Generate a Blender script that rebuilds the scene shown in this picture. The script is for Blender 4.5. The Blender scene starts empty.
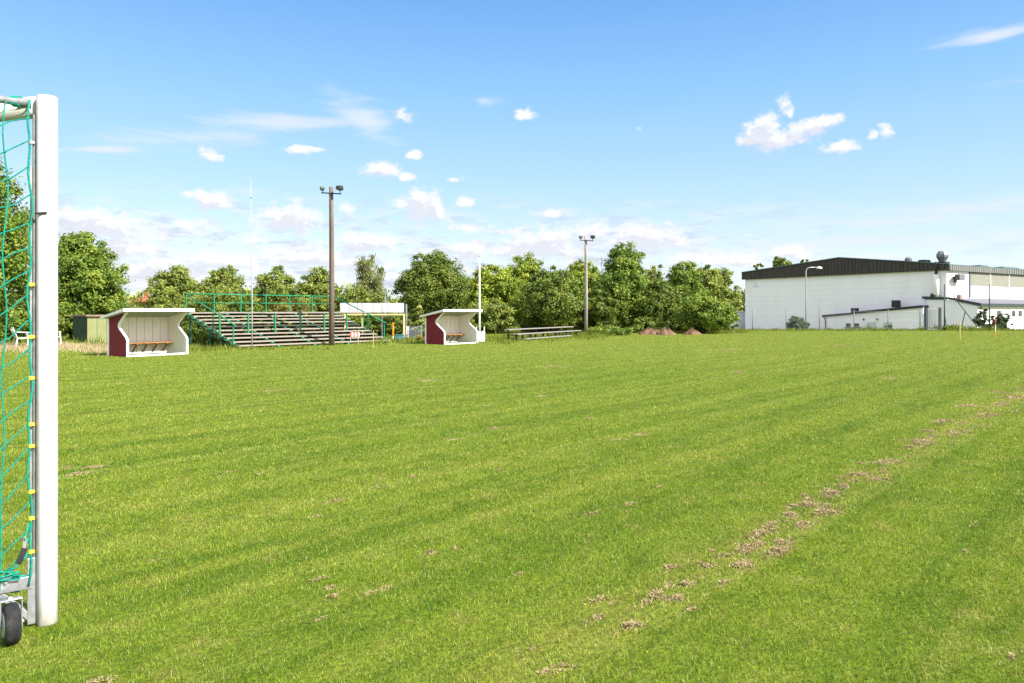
import bpy, math, random
import numpy as np
from mathutils import Vector, Matrix

random.seed(7)
SC = bpy.context.scene
COL = SC.collection
F = 740.0          # focal length in pixels of a 1024 px wide frame
CAMZ = 1.51
HZ = 312.0


def at(px, Y):
    return (px - 512.0) / F * Y


def zat(py, Y):
    return CAMZ + (HZ - py) / F * Y


def gp(px, py):
    Y = CAMZ * F / (py - HZ)
    return at(px, Y), Y


# ------------------------------------------------------------------ node helpers
def new_mat(name):
    m = bpy.data.materials.new(name)
    m.use_nodes = True
    nt = m.node_tree
    nt.nodes.clear()
    return m, nt


class NT:
    def __init__(self, nt):
        self.nt = nt

    def n(self, t, **kw):
        nd = self.nt.nodes.new(t)
        for k, v in kw.items():
            setattr(nd, k, v)
        return nd

    def l(self, a, b):
        self.nt.links.new(a, b)

    def put(self, sock, v):
        if isinstance(v, bpy.types.NodeSocket):
            self.l(v, sock)
        else:
            sock.default_value = v

    def math(self, op, a, b=0.0, c=None, clamp=False):
        nd = self.n('ShaderNodeMath', operation=op, use_clamp=clamp)
        self.put(nd.inputs[0], a)
        self.put(nd.inputs[1], b)
        if c is not None:
            self.put(nd.inputs[2], c)
        return nd.outputs[0]

    def vmath(self, op, a, b=None):
        nd = self.n('ShaderNodeVectorMath', operation=op)
        self.put(nd.inputs[0], a)
        if b is not None:
            self.put(nd.inputs[1], b)
        return nd.outputs['Value'] if op in ('LENGTH', 'DOT_PRODUCT') else nd.outputs[0]

    def mix(self, f, a, b, blend='MIX'):
        nd = self.n('ShaderNodeMix', data_type='RGBA', blend_type=blend)
        self.put(nd.inputs[0], f)
        self.put(nd.inputs[6], a if isinstance(a, bpy.types.NodeSocket) else (*a, 1))
        self.put(nd.inputs[7], b if isinstance(b, bpy.types.NodeSocket) else (*b, 1))
        return nd.outputs[2]

    def noise(self, vec, scale, detail=3, rough=0.55):
        nd = self.n('ShaderNodeTexNoise')
        if vec is not None:
            self.l(vec, nd.inputs['Vector'])
        nd.inputs['Scale'].default_value = scale
        nd.inputs['Detail'].default_value = detail
        nd.inputs['Roughness'].default_value = rough
        return nd.outputs['Fac']

    def mapr(self, v, a, b, c=0.0, d=1.0, smooth=False):
        nd = self.n('ShaderNodeMapRange')
        nd.interpolation_type = 'SMOOTHSTEP' if smooth else 'LINEAR'
        self.put(nd.inputs[0], v)
        for i, x in enumerate((a, b, c, d)):
            self.put(nd.inputs[1 + i], x)
        return nd.outputs[0]

    def mapping(self, vec, loc=(0, 0, 0), rot=(0, 0, 0), scale=(1, 1, 1), kind='POINT'):
        nd = self.n('ShaderNodeMapping', vector_type=kind)
        self.l(vec, nd.inputs['Vector'])
        nd.inputs['Location'].default_value = loc
        nd.inputs['Rotation'].default_value = rot
        nd.inputs['Scale'].default_value = scale
        return nd.outputs[0]


def surf_mat(name, col, rough=0.7, metal=0.0, var=0.15, scale=6.0, col2=None, bump=0.0, bscale=40.0, stretch=(1, 1, 1),
             wave=None, dirt=None, spec=0.35):
    """Procedural paint / wood / metal: noise-varied base colour, optional grooves (wave=(axis, period_m, depth, darken)), dirt colour."""
    m, nt = new_mat(name)
    T = NT(nt)
    out = T.n('ShaderNodeOutputMaterial')
    b = T.n('ShaderNodeBsdfPrincipled')
    T.l(b.outputs[0], out.inputs[0])
    tc = T.n('ShaderNodeTexCoord').outputs['Object']
    v = T.mapping(tc, scale=stretch)
    f = T.noise(v, scale, 5, 0.6)
    c2 = col2 if col2 else tuple(max(0, c * (1 - 2 * var)) for c in col)
    c1 = tuple(min(0.92, c * (1 + var)) for c in col) if not col2 else col
    c = T.mix(T.mapr(f, 0.3, 0.72), c2, c1)
    if dirt:
        dcol, amt, dscale = dirt
        g = T.noise(v, dscale, 6, 0.65)
        c = T.mix(T.mapr(g, 0.52, 0.75, 0, amt, True), c, dcol)
    height = None
    if bump > 0:
        height = T.math('MULTIPLY', T.noise(v, bscale, 4), bump)
    if wave:
        axis, period, depth, dark = wave
        sep = T.n('ShaderNodeSeparateXYZ')
        T.l(tc, sep.inputs[0])
        fr = T.math('FRACT', T.math('DIVIDE', sep.outputs[axis], period))
        g = T.mapr(T.math('ABSOLUTE', T.math('SUBTRACT', fr, 0.5)), 0.44, 0.485, 0, 1)
        c = T.mix(T.math('MULTIPLY', g, dark), c, tuple(x * 0.35 for x in col))
        hw = T.math('MULTIPLY', g, -depth)
        height = hw if height is None else T.math('ADD', height, hw)
    if height is not None:
        bp = T.n('ShaderNodeBump')
        bp.inputs['Distance'].default_value = 0.02
        bp.inputs['Strength'].default_value = 0.7
        T.l(height, bp.inputs['Height'])
        T.l(bp.outputs[0], b.inputs['Normal'])
    T.l(c, b.inputs['Base Color'])
    b.inputs['Roughness'].default_value = rough
    b.inputs['Metallic'].default_value = metal
    b.inputs['Specular IOR Level'].default_value = spec
    return m


# ------------------------------------------------------------------ mesh builder
class MB:
    def __init__(self):
        self.v, self.f = [], []

    def _add(self, vs, fs):
        o = len(self.v)
        self.v += [tuple(p) for p in vs]
        self.f += [tuple(i + o for i in f) for f in fs]
        return self

    def box(self, x0, x1, y0, y1, z0, z1):
        vs = [(x0, y0, z0), (x1, y0, z0), (x1, y1, z0), (x0, y1, z0), (x0, y0, z1), (x1, y0, z1), (x1, y1, z1), (x0, y1, z1)]
        return self._add(vs, [(3, 2, 1, 0), (4, 5, 6, 7), (0, 1, 5, 4), (1, 2, 6, 5), (2, 3, 7, 6), (3, 0, 4, 7)])

    def bar(self, p, q, w, h, up=(0, 0, 1)):
        p, q = Vector(p), Vector(q)
        d = (q - p).normalized()
        u = Vector(up)
        if abs(d.dot(u)) > 0.99:
            u = Vector((0, 1, 0))
        s = d.cross(u).normalized() * (w / 2)
        t = s.cross(d).normalized() * (h / 2)
        vs = [p - s - t, p + s - t, p + s + t, p - s + t, q - s - t, q + s - t, q + s + t, q - s + t]
        return self._add(vs, [(0, 3, 2, 1), (4, 5, 6, 7), (0, 1, 5, 4), (1, 2, 6, 5), (2, 3, 7, 6), (3, 0, 4, 7)])

    def tube(self, pts, r, n=8, cap=True):
        pts = [Vector(p) for p in pts]
        rs = r if isinstance(r, (list, tuple)) else [r] * len(pts)
        vs, fs = [], []
        prev = None
        for i, p in enumerate(pts):
            a = pts[max(0, i - 1)]
            b = pts[min(len(pts) - 1, i + 1)]
            d = (b - a).normalized()
            if prev is None:
                ref = Vector((0, 0, 1)) if abs(d.z) < 0.9 else Vector((1, 0, 0))
                s = d.cross(ref).normalized()
            else:
                s = (prev - d * prev.dot(d)).normalized()
            prev = s
            t = d.cross(s)
            for k in range(n):
                an = 2 * math.pi * k / n
                vs.append(p + (s * math.cos(an) + t * math.sin(an)) * rs[i])
        for i in range(len(pts) - 1):
            for k in range(n):
                a, b = i * n + k, i * n + (k + 1) % n
                fs.append((a, b, b + n, a + n))
        if cap:
            fs.append(tuple(reversed(range(n))))
            fs.append(tuple(range((len(pts) - 1) * n, len(pts) * n)))
        return self._add(vs, fs)

    def extrude(self, poly, axis, a, b):
        """poly: 2D outline; axis 0 -> poly is (y,z) extruded along x, 1 -> (x,z) along y, 2 -> (x,y) along z."""
        def P(u, v, w):
            return ((w, u, v), (u, w, v), (u, v, w))[axis]
        n = len(poly)
        vs = [P(u, v, a) for u, v in poly] + [P(u, v, b) for u, v in poly]
        fs = [tuple(reversed(range(n))), tuple(range(n, 2 * n))]
        fs += [(i, (i + 1) % n, (i + 1) % n + n, i + n) for i in range(n)]
        return self._add(vs, fs)

    def lathe(self, prof, c, axis=(0, 0, 1), n=16):
        """prof: (radius, offset along axis)"""
        ax = Vector(axis).normalized()
        ref = Vector((0, 0, 1)) if abs(ax.z) < 0.9 else Vector((1, 0, 0))
        s = ax.cross(ref).normalized()
        t = ax.cross(s)
        c = Vector(c)
        vs, fs = [], []
        for r, o in prof:
            for k in range(n):
                an = 2 * math.pi * k / n
                vs.append(c + ax * o + (s * math.cos(an) + t * math.sin(an)) * max(r, 1e-4))
        for i in range(len(prof) - 1):
            for k in range(n):
                a, b = i * n + k, i * n + (k + 1) % n
                fs.append((a, b, b + n, a + n))
        fs.append(tuple(reversed(range(n))))
        fs.append(tuple(range((len(prof) - 1) * n, len(prof) * n)))
        return self._add(vs, fs)

    def build(self, name, mat, parent=None, smooth=False, bevel=0.0):
        me = bpy.data.meshes.new(name)
        me.from_pydata(self.v, [], self.f)
        me.materials.append(mat)
        import bmesh
        bm = bmesh.new()
        bm.from_mesh(me)
        bmesh.ops.recalc_face_normals(bm, faces=bm.faces)
        bm.to_mesh(me)
        bm.free()
        if smooth:
            me.polygons.foreach_set('use_smooth', [len(p.vertices) <= 4 for p in me.polygons])
        o = bpy.data.objects.new(name, me)
        COL.objects.link(o)
        if parent:
            o.parent = parent
        if bevel > 0:
            bv = o.modifiers.new('edge', 'BEVEL')
            bv.width = bevel
            bv.segments = 2
            bv.limit_method = 'ANGLE'
        return o


def tag(o, label=None, cat=None, group=None, kind=None):
    if label:
        o['label'] = label
    if cat:
        o['category'] = cat
    if group:
        o['group'] = group
    if kind:
        o['kind'] = kind
    return o


def thing(name, label, cat, loc=(0, 0, 0), rz=0.0, group=None):
    o = bpy.data.objects.new(name, None)
    COL.objects.link(o)
    o.empty_display_size = 0.3
    o.location = loc
    o.rotation_euler = (0, 0, rz)
    return tag(o, label, cat, group)


def copy_tree(o, parent=None):
    c = o.copy()
    COL.objects.link(c)
    c.parent = parent
    for ch in list(o.children):
        copy_tree(ch, c)
    return c


def np_mesh(name, verts, faces, mat, parent=None, attrs=None, smooth=False):
    """verts (n,3) array, faces (m,k) array of one polygon size."""
    me = bpy.data.meshes.new(name)
    nv, (nf, k) = len(verts), faces.shape
    me.vertices.add(nv)
    me.vertices.foreach_set('co', np.ascontiguousarray(verts, dtype=np.float32).ravel())
    me.loops.add(nf * k)
    me.loops.foreach_set('vertex_index', np.ascontiguousarray(faces, dtype=np.int32).ravel())
    me.polygons.add(nf)
    me.polygons.foreach_set('loop_start', np.arange(0, nf * k, k, dtype=np.int32))
    me.polygons.foreach_set('loop_total', np.full(nf, k, dtype=np.int32))
    for an, av in (attrs or {}).items():
        a = me.attributes.new(an, 'FLOAT', 'POINT')
        a.data.foreach_set('value', np.ascontiguousarray(av, dtype=np.float32))
    me.update(calc_edges=True)
    me.materials.append(mat)
    if smooth:
        me.polygons.foreach_set('use_smooth', np.ones(nf, dtype=bool))
    o = bpy.data.objects.new(name, me)
    COL.objects.link(o)
    if parent:
        o.parent = parent
    return o


# ------------------------------------------------------------------ camera
cam = bpy.data.cameras.new('camera')
cam.sensor_width = 36.0
cam.lens = 36.0 * F / 1024.0
cam.shift_y = (HZ - 341.5) / 1024.0
cam.clip_start = 0.05
cam.clip_end = 6000
co = bpy.data.objects.new('camera', cam)
COL.objects.link(co)
co.location = (0, 0, CAMZ)
co.rotation_euler = (math.pi / 2, 0, 0)
SC.camera = co

# ------------------------------------------------------------------ light
SUN_AZ, SUN_EL = math.radians(124), math.radians(40)
sd = Vector((math.sin(SUN_AZ) * math.cos(SUN_EL), math.cos(SUN_AZ) * math.cos(SUN_EL), math.sin(SUN_EL)))
sun = bpy.data.lights.new('sun', 'SUN')
sun.energy = 4.3
sun.angle = math.radians(0.53)
sun.color = (1.0, 0.95, 0.87)
so = bpy.data.objects.new('sun', sun)
COL.objects.link(so)
so.location = (20, -20, 40)
so.rotation_euler = sd.to_track_quat('Z', 'Y').to_euler()

W = bpy.data.worlds.new('World')
SC.world = W
W.use_nodes = True
wn = W.node_tree
wn.nodes.clear()


def sky_ang(px, py):
    """azimuth and elevation of the direction through a picture point"""
    x, y, z = (px - 512) / F, 1.0, (HZ - py) / F
    return math.atan2(x, y), math.atan2(z, math.hypot(x, y))


def cloud_group(name, ell, wob, nscale, nstretch, edge0, edge1, namp):
    """density of clouds gathered round (cx, cy, rx, ry, tilt_deg, strength) ellipses in azimuth / elevation"""
    g = bpy.data.node_groups.new(name, 'ShaderNodeTree')
    g.interface.new_socket('P', in_out='INPUT', socket_type='NodeSocketVector')
    g.interface.new_socket('D', in_out='OUTPUT', socket_type='NodeSocketFloat')
    T = NT(g)
    gi, go = T.n('NodeGroupInput'), T.n('NodeGroupOutput')
    P = gi.outputs[0]
    nz = T.n('ShaderNodeTexNoise')
    T.l(T.vmath('MULTIPLY', P, nstretch), nz.inputs['Vector'])
    nz.inputs['Scale'].default_value = nscale * 0.45
    nz.inputs['Detail'].default_value = 2
    off = T.vmath('MULTIPLY', T.vmath('SUBTRACT', nz.outputs['Color'], (0.5, 0.5, 0.5)), (wob, wob * 0.6, 0))
    Q = T.vmath('ADD', P, off)
    acc = None
    sq = T.n('ShaderNodeSeparateXYZ')
    T.l(Q, sq.inputs[0])
    for (cx, cy, rx, ry, tilt, st) in ell:
        az, el = sky_ang(cx, cy)
        q = Q
        if acc is not None:      # evaluated one after the other: keeps the shader's memory small
            cq = T.n('ShaderNodeCombineXYZ')
            T.l(sq.outputs[0], cq.inputs[0])
            T.l(sq.outputs[1], cq.inputs[1])
            T.l(acc, cq.inputs[2])
            q = cq.outputs[0]
        if tilt:
            mp = T.mapping(q, loc=(az, el, 0), rot=(0, 0, math.radians(tilt)), scale=(rx / F, ry / F, 1e7), kind='TEXTURE')
        else:
            ma = T.n('ShaderNodeVectorMath', operation='MULTIPLY_ADD')
            T.put(ma.inputs[0], q)
            ma.inputs[1].default_value = (F / rx, F / ry, 1e-7)
            ma.inputs[2].default_value = (-az * F / rx, -el * F / ry, 0)
            mp = ma.outputs[0]
        d = T.math('MULTIPLY_ADD', T.vmath('LENGTH', mp), -st, st)
        acc = d if acc is None else T.math('MAXIMUM', acc, d)
    acc = T.math('MAXIMUM', acc, -0.7)
    n2 = T.noise(T.vmath('MULTIPLY', P, nstretch), nscale, 6, 0.66)
    v = T.math('ADD', acc, T.math('MULTIPLY', T.math('SUBTRACT', n2, 0.5), namp))
    T.l(T.mapr(v, edge0, edge1, 0, 1, True), go.inputs[0])
    return g


CUM = [(757, 136, 19, 16, 0, 1), (772, 140, 20, 13, 0, 1), (766, 123, 15, 11, 0, 1), (794, 133, 20, 10, 0, 1), (812, 127, 20, 10, 0, 1), (828, 122, 14, 9, 0, 1), (843, 147, 20, 7, 0, 1), (786, 103, 7, 9, 0, .6), (791, 112, 4, 7, 0, .5),
       (885, 131, 8, 7, 0, .8), (872, 135, 5, 4, 0, .7), (525, 115, 15, 6, 0, .95), (404, 115, 10, 7, 0, .7), (414, 156, 9, 6, 0, 1),
       (382, 170, 22, 10, 0, 1), (404, 177, 10, 6, 0, 1), (304, 150, 22, 4, 0, .9), (211, 154, 14, 6, 0, .85), (422, 207, 24, 21, 0, 1),
       (437, 212, 14, 12, 0, 1), (463, 201, 12, 8, 0, .9), (210, 200, 28, 12, 0, 1), (290, 217, 36, 17, 0, 1), (191, 223, 15, 6, 0, .8),
       (100, 226, 52, 14, 0, 1), (75, 214, 30, 9, 0, .8), (124, 248, 30, 13, 0, 1), (365, 241, 40, 13, 0, 1), (310, 258, 60, 13, 0, 1),
       (225, 262, 60, 12, 0, .85), (470, 250, 26, 12, 0, .9), (440, 266, 40, 10, 0, .9), (545, 243, 46, 18, 0, 1), (590, 231, 24, 13, 0, 1),
       (645, 238, 46, 17, 0, 1), (700, 258, 40, 10, 0, .8), (510, 252, 24, 13, 0, .85), (790, 251, 26, 9, 0, 1), (742, 258, 24, 9, 0, .9),
       (640, 128, 6, 3, 0, .25), (350, 262, 40, 13, 0, .9), (160, 270, 60, 13, 0, .9), (840, 262, 50, 6, 0, .6),
       (348, 209, 14, 5, 0, .62), (455, 180, 10, 3, 0, .55), (400, 205, 10, 5, 0, .6), (552, 212, 16, 6, 0, .62), (250, 238, 24, 6, 0, .62),
       (470, 228, 22, 6, 0, .6),
       (-120, 200, 70, 32, 0, 1), (-300, 160, 60, 22, 0, 1), (1200, 150, 60, 18, 0, 1), (1350, 240, 90, 26, 0, 1), (1150, 262, 60, 12, 0, .9)]
CIR = [(105, 151, 42, 5, 8, 1.0), (60, 153, 20, 3, 0, .8), (190, 138, 90, 14, 12, .62), (290, 124, 110, 12, 3, .8), (362, 118, 46, 22, -24, .95),
       (487, 101, 22, 5, 0, .6), (988, 34, 46, 6, -2, 1.0), (870, 222, 130, 8, 0, .62), (960, 205, 110, 12, 0, .66), (820, 243, 120, 7, 0, .72),
       (690, 244, 120, 8, 0, .55), (980, 240, 90, 8, 0, .6), (560, 215, 30, 5, 0, .6), (800, 205, 60, 5, 0, .5), (250, 190, 40, 5, 0, .5),
       (1130, 60, 80, 10, 0, .8)]
cg = cloud_group('cumulus', CUM, 0.026, 52.0, (1.0, 1.35, 1), -0.06, 0.60, 2.0)
cg2 = cloud_group('cirrus', CIR, 0.050, 26.0, (0.42, 2.4, 1), -0.05, 0.95, 1.7)

T = NT(wn)
out = T.n('ShaderNodeOutputWorld')
bg = T.n('ShaderNodeBackground')
T.l(bg.outputs[0], out.inputs[0])
sky = T.n('ShaderNodeTexSky', sky_type='NISHITA')
sky.sun_disc = False
sky.sun_elevation = SUN_EL
sky.sun_rotation = SUN_AZ
sky.altitude = 20
sky.air_density = 1.0
sky.dust_density = 0.35
sky.ozone_density = 1.6
tc = T.n('ShaderNodeTexCoord').outputs['Generated']
sep = T.n('ShaderNodeSeparateXYZ')
T.l(tc, sep.inputs[0])
az = T.math('ARCTAN2', sep.outputs[0], sep.outputs[1])
el = T.math('ARCSINE', sep.outputs[2])
cmb = T.n('ShaderNodeCombineXYZ')
T.l(az, cmb.inputs[0])
T.l(el, cmb.inputs[1])
P = cmb.outputs[0]


def gcall(g, vec):
    nd = T.n('ShaderNodeGroup')
    nd.node_tree = g
    T.l(vec, nd.inputs[0])
    return nd.outputs[0]


dens = gcall(cg, P)
dens_up = gcall(cg, T.vmath('ADD', P, (0.006, 0.011, 0)))
cir = gcall(cg2, P)
# horizon cloud bank: flat broken cumulus far away, all the way round
bank_n = T.noise(T.mapping(P, scale=(1.0, 2.9, 1)), 15.0, 7, 0.64)
bank = T.math('MULTIPLY', T.mapr(bank_n, 0.44, 0.585, 0, 1, True), T.mapr(el, 0.175, 0.08, 0, 0.95, True))
bank = T.math('MULTIPLY', bank, T.mapr(az, 0.45, 0.10, 0.25, 1.0, True))
SKYGAIN = (1.0, 1.0, 1.0)
# sky colour by elevation, blended with the physical sky
EXPO, SKYS = 1.4, 0.15
KS = 1.0 / (SKYS * 2 ** EXPO)


def lin(r, g, b, k=1.0):
    f = lambda c: (c / 255 / 12.92) if c / 255 <= 0.04045 else ((c / 255 + 0.055) / 1.055) ** 2.4
    return tuple(f(c) * KS * k for c in (r, g, b))


rp = T.n('ShaderNodeValToRGB')
stops = [(-0.05, (226, 236, 244)), (0.0, (228, 237, 246)), (0.07, (213, 229, 247)), (0.15, (183, 218, 250)), (0.28, (142, 198, 247)), (0.40, (108, 168, 238)),
         (0.62, (176, 205, 240), 1.25), (1.5, (240, 243, 248), 2.0)]  # unseen upper sky made brighter than clear air, as fill for shade
e = rp.color_ramp.elements
for k_, st_ in enumerate(stops):
    p_, c_ = st_[0], st_[1]
    pos = (p_ + 0.1) / 1.7
    el_ = e[k_] if k_ < 2 else e.new(pos)
    el_.position = pos
    el_.color = (*lin(*c_, st_[2] if len(st_) > 2 else 1.0), 1)
T.l(T.math('DIVIDE', T.math('ADD', el, 0.1), 1.7), rp.inputs[0])
col = T.mix(0.86, sky.outputs[0], rp.outputs[0])
# added unseen bright cloud to the sides and behind the camera, filling shade
fill_cloud = T.math('MULTIPLY', T.mapr(T.math('ABSOLUTE', az), 0.85, 1.25, 0, 1, True), T.mapr(T.noise(T.vmath('MULTIPLY', tc, (2.2, 2.2, 4.0)), 1.0, 5, 0.6), 0.38, 0.58, 0, 1, True))
fill_cloud = T.math('MULTIPLY', fill_cloud, T.mapr(el, -0.02, 0.03))
col = T.mix(T.math('MULTIPLY', fill_cloud, 0.9), col, lin(252, 251, 252, 1.7))
WHITE, GREY = lin(253, 252, 254, 1.05), lin(222, 227, 242)
shade = T.mapr(T.math('SUBTRACT', dens_up, T.math('MULTIPLY', dens, 0.40)), 0.05, 0.75, 0, 1, True)
c_cum = T.mix(T.math('MULTIPLY', shade, 0.75), WHITE, GREY)
bank_s = T.noise(T.mapping(P, scale=(1.0, 4.2, 1), loc=(0.3, 0.05, 0)), 22.0, 4, 0.6)
col = T.mix(T.math('MULTIPLY', bank, 0.88), col, T.mix(T.mapr(bank_s, 0.42, 0.62, 0, 1, True), lin(252, 252, 254), lin(207, 217, 236)))
col = T.mix(T.math('MULTIPLY', cir, 0.8), col, lin(240, 246, 254))
col = T.mix(T.math('MULTIPLY', dens, 0.94), col, c_cum)
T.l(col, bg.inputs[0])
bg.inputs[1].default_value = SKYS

SC.view_settings.view_transform = 'Standard'
SC.view_settings.look = 'None'
SC.view_settings.exposure = EXPO
SC.view_settings.gamma = 1.0
SC.render.engine = 'CYCLES'
SC.cycles.use_denoising = True
SC.cycles.denoiser = 'OPENIMAGEDENOISE'
SC.cycles.denoising_input_passes = 'RGB_ALBEDO_NORMAL'
SC.cycles.denoising_prefilter = 'ACCURATE'
SC.cycles.max_bounces = 8
SC.cycles.transparent_max_bounces = 8

# ------------------------------------------------------------------ turf colour
TD = (0.665, 0.747)      # direction of the touchline (and of the mowing)
TN = (0.747, -0.665)


def turf_group():
    g = bpy.data.node_groups.new('turf_colour', 'ShaderNodeTree')
    g.interface.new_socket('P', in_out='INPUT', socket_type='NodeSocketVector')
    g.interface.new_socket('Color', in_out='OUTPUT', socket_type='NodeSocketColor')
    T = NT(g)
    gi, go = T.n('NodeGroupInput'), T.n('NodeGroupOutput')
    P = T.vmath('MULTIPLY', gi.outputs[0], (1, 1, 0))
    U = T.mapping(P, rot=(0, 0, -math.atan2(TD[1], TD[0])))       # u along the touchline, v across
    sp = T.n('ShaderNodeSeparateXYZ')
    T.l(U, sp.inputs[0])
    big = T.noise(P, 0.22, 4, 0.6)
    mid = T.noise(T.mapping(U, scale=(0.55, 2.2, 1)), 1.0, 5, 0.65)
    fine = T.noise(T.mapping(U, scale=(4.5, 9.0, 1)), 1.0, 5, 0.7)
    str1 = T.noise(T.mapping(U, scale=(0.10, 1.5, 1)), 1.0, 5, 0.65)
    str2 = T.noise(T.mapping(U, scale=(0.14, 5.5, 1)), 1.0, 4, 0.6)
    c = T.mix(T.mapr(big, 0.35, 0.65), (0.122, 0.203, 0.012), (0.160, 0.233, 0.016))
    c = T.mix(T.mapr(mid, 0.44, 0.70), c, (0.086, 0.158, 0.010))
    c = T.mix(T.math('MULTIPLY', T.mapr(str1, 0.48, 0.66), 0.85), c, (0.235, 0.284, 0.032))
    c = T.mix(T.math('MULTIPLY', T.mapr(str2, 0.52, 0.70), 0.65), c, (0.074, 0.156, 0.007))
    # far turf painted paler and yellower, for light through blades at grazing view
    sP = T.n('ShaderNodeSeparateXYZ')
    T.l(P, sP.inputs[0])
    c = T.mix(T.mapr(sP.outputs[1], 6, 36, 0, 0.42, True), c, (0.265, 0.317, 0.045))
    lines = T.noise(T.mapping(U, scale=(0.03, 2.3, 1), loc=(5.0, 1.0, 0)), 1.0, 4, 0.6)
    c = T.mix(T.math('MULTIPLY', T.mapr(lines, 0.52, 0.64), 0.6), c, (0.240, 0.290, 0.048))
    # mowing bands
    wv = T.math('SINE', T.math('ADD', T.math('MULTIPLY', sp.outputs[1], 2 * math.pi / 1.15), T.math('MULTIPLY', str1, 0.7)))
    c = T.mix(T.math('MULTIPLY', T.mapr(wv, -0.4, 0.8), 0.50), c, (0.205, 0.274, 0.026))
    c = T.mix(T.math('MULTIPLY', T.mapr(fine, 0.52, 0.70), 0.55), c, (0.235, 0.267, 0.043))
    # dry straw-coloured scars lying along the mowing direction
    dry = T.noise(T.mapping(U, scale=(0.35, 1.7, 1), loc=(3.1, 7.7, 0)), 1.0, 6, 0.72)
    c = T.mix(T.mapr(dry, 0.62, 0.76, 0, 0.7), c, (0.360, 0.334, 0.075))
    # the worn line beside the old touchline marking
    dv = T.math('ABSOLUTE', T.math('SUBTRACT', sp.outputs[1], 2.10))
    worn = T.math('MULTIPLY', T.mapr(dv, 0.30, 0.05, 0, 1, True), T.mapr(T.noise(T.mapping(U, scale=(0.8, 2.2, 1)), 1.6, 5, 0.7), 0.40, 0.64, 0, 0.6))
    c = T.mix(worn, c, (0.310, 0.306, 0.058))
    clump = T.noise(P, 3.2, 5, 0.7)
    c = T.mix(T.math('MULTIPLY', T.mapr(clump, 0.50, 0.66), 0.55), c, (0.075, 0.150, 0.010))
    c = T.mix(T.math('MULTIPLY', T.mapr(clump, 0.44, 0.34), 0.55), c, (0.260, 0.262, 0.060))
    c = T.mix(T.mapr(T.noise(P, 11.0, 4, 0.75), 0.64, 0.74, 0, 0.6), c, (0.330, 0.275, 0.125))
    T.l(c, go.inputs[0])
    return g


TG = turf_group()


def turf_mat(name, blades, tint=(1, 1, 1), bump=True):
    m, nt = new_mat(name)
    T = NT(nt)
    out = T.n('ShaderNodeOutputMaterial')
    geo = T.n('ShaderNodeNewGeometry')
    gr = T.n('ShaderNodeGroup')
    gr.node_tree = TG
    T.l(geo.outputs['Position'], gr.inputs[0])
    c = gr.outputs[0]
    if blades:
        a = T.n('ShaderNodeAttribute', attribute_name='rnd').outputs['Fac']
        tip = T.n('ShaderNodeAttribute', attribute_name='tip').outputs['Fac']
        hv = T.n('ShaderNodeHueSaturation')
        T.l(T.mapr(T.math('FRACT', T.math('MULTIPLY', a, 7.3)), 0, 1, 0.484, 0.510), hv.inputs['Hue'])
        T.l(T.mapr(a, 0, 1, 0.46, 2.0), hv.inputs['Value'])
        T.l(c, hv.inputs['Color'])
        c = hv.outputs[0]
        c = T.mix(T.mapr(a, 0.925, 0.95), c, (0.36, 0.31, 0.12))
        c = T.mix(T.mapr(T.math('FRACT', T.math('MULTIPLY', a, 31.7)), 0.80, 0.86), c, T.mix(1.0, c, (0.40, 0.42, 0.5), 'MULTIPLY'))
        d = T.n('ShaderNodeBsdfDiffuse')
        T.l(c, d.inputs[0])
        tr = T.n('ShaderNodeBsdfTranslucent')
        T.l(T.mix(0.4, c, (0.17, 0.26, 0.006)), tr.inputs[0])
        gl = T.n('ShaderNodeBsdfGlossy')
        gl.inputs['Roughness'].default_value = 0.45
        gl.inputs['Color'].default_value = (0.9, 0.95, 0.9, 1)
        mx = T.n('ShaderNodeMixShader')
        mx.inputs[0].default_value = 0.32
        T.l(d.outputs[0], mx.inputs[1])
        T.l(tr.outputs[0], mx.inputs[2])
        m2 = T.n('ShaderNodeMixShader')
        m2.inputs[0].default_value = 0.015
        T.l(mx.outputs[0], m2.inputs[1])
        T.l(gl.outputs[0], m2.inputs[2])
        T.l(m2.outputs[0], out.inputs[0])
    else:
        P = geo.outputs['Position']
        f1 = T.noise(P, 26.0, 4, 0.7)
        c = T.mix(T.mapr(f1, 0.35, 0.7), T.mix(1.0, c, (0.42, 0.40, 0.40), 'MULTIPLY'), T.mix(1.0, c, (0.80, 0.76, 0.8), 'MULTIPLY'))
        b = T.n('ShaderNodeBsdfPrincipled')
        b.inputs['Roughness'].default_value = 0.95
        b.inputs['Specular IOR Level'].default_value = 0.1
        T.l(c, b.inputs['Base Color'])
        bp = T.n('ShaderNodeBump')
        bp.inputs['Strength'].default_value = 0.8
        bp.inputs['Distance'].default_value = 0.03
        T.l(T.math('ADD', T.noise(P, 34.0, 3), T.noise(P, 5.0, 3)), bp.inputs['Height'])
        T.l(bp.outputs[0], b.inputs['Normal'])
        T.l(b.outputs[0], out.inputs[0])
    return m


# ------------------------------------------------------------------ ground
def smooth(x, a, b):
    t = np.clip((x - a) / (b - a), 0, 1)
    return t * t * (3 - 2 * t)


def ground_z(X, Y):
    """level pitch; behind its far right edge the land drops 0.9 m to the hall"""
    X, Y = np.asarray(X, float), np.asarray(Y, float)
    return -0.9 * smooth(Y, 61.5, 65.5) * smooth(X, 8, 14)


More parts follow.
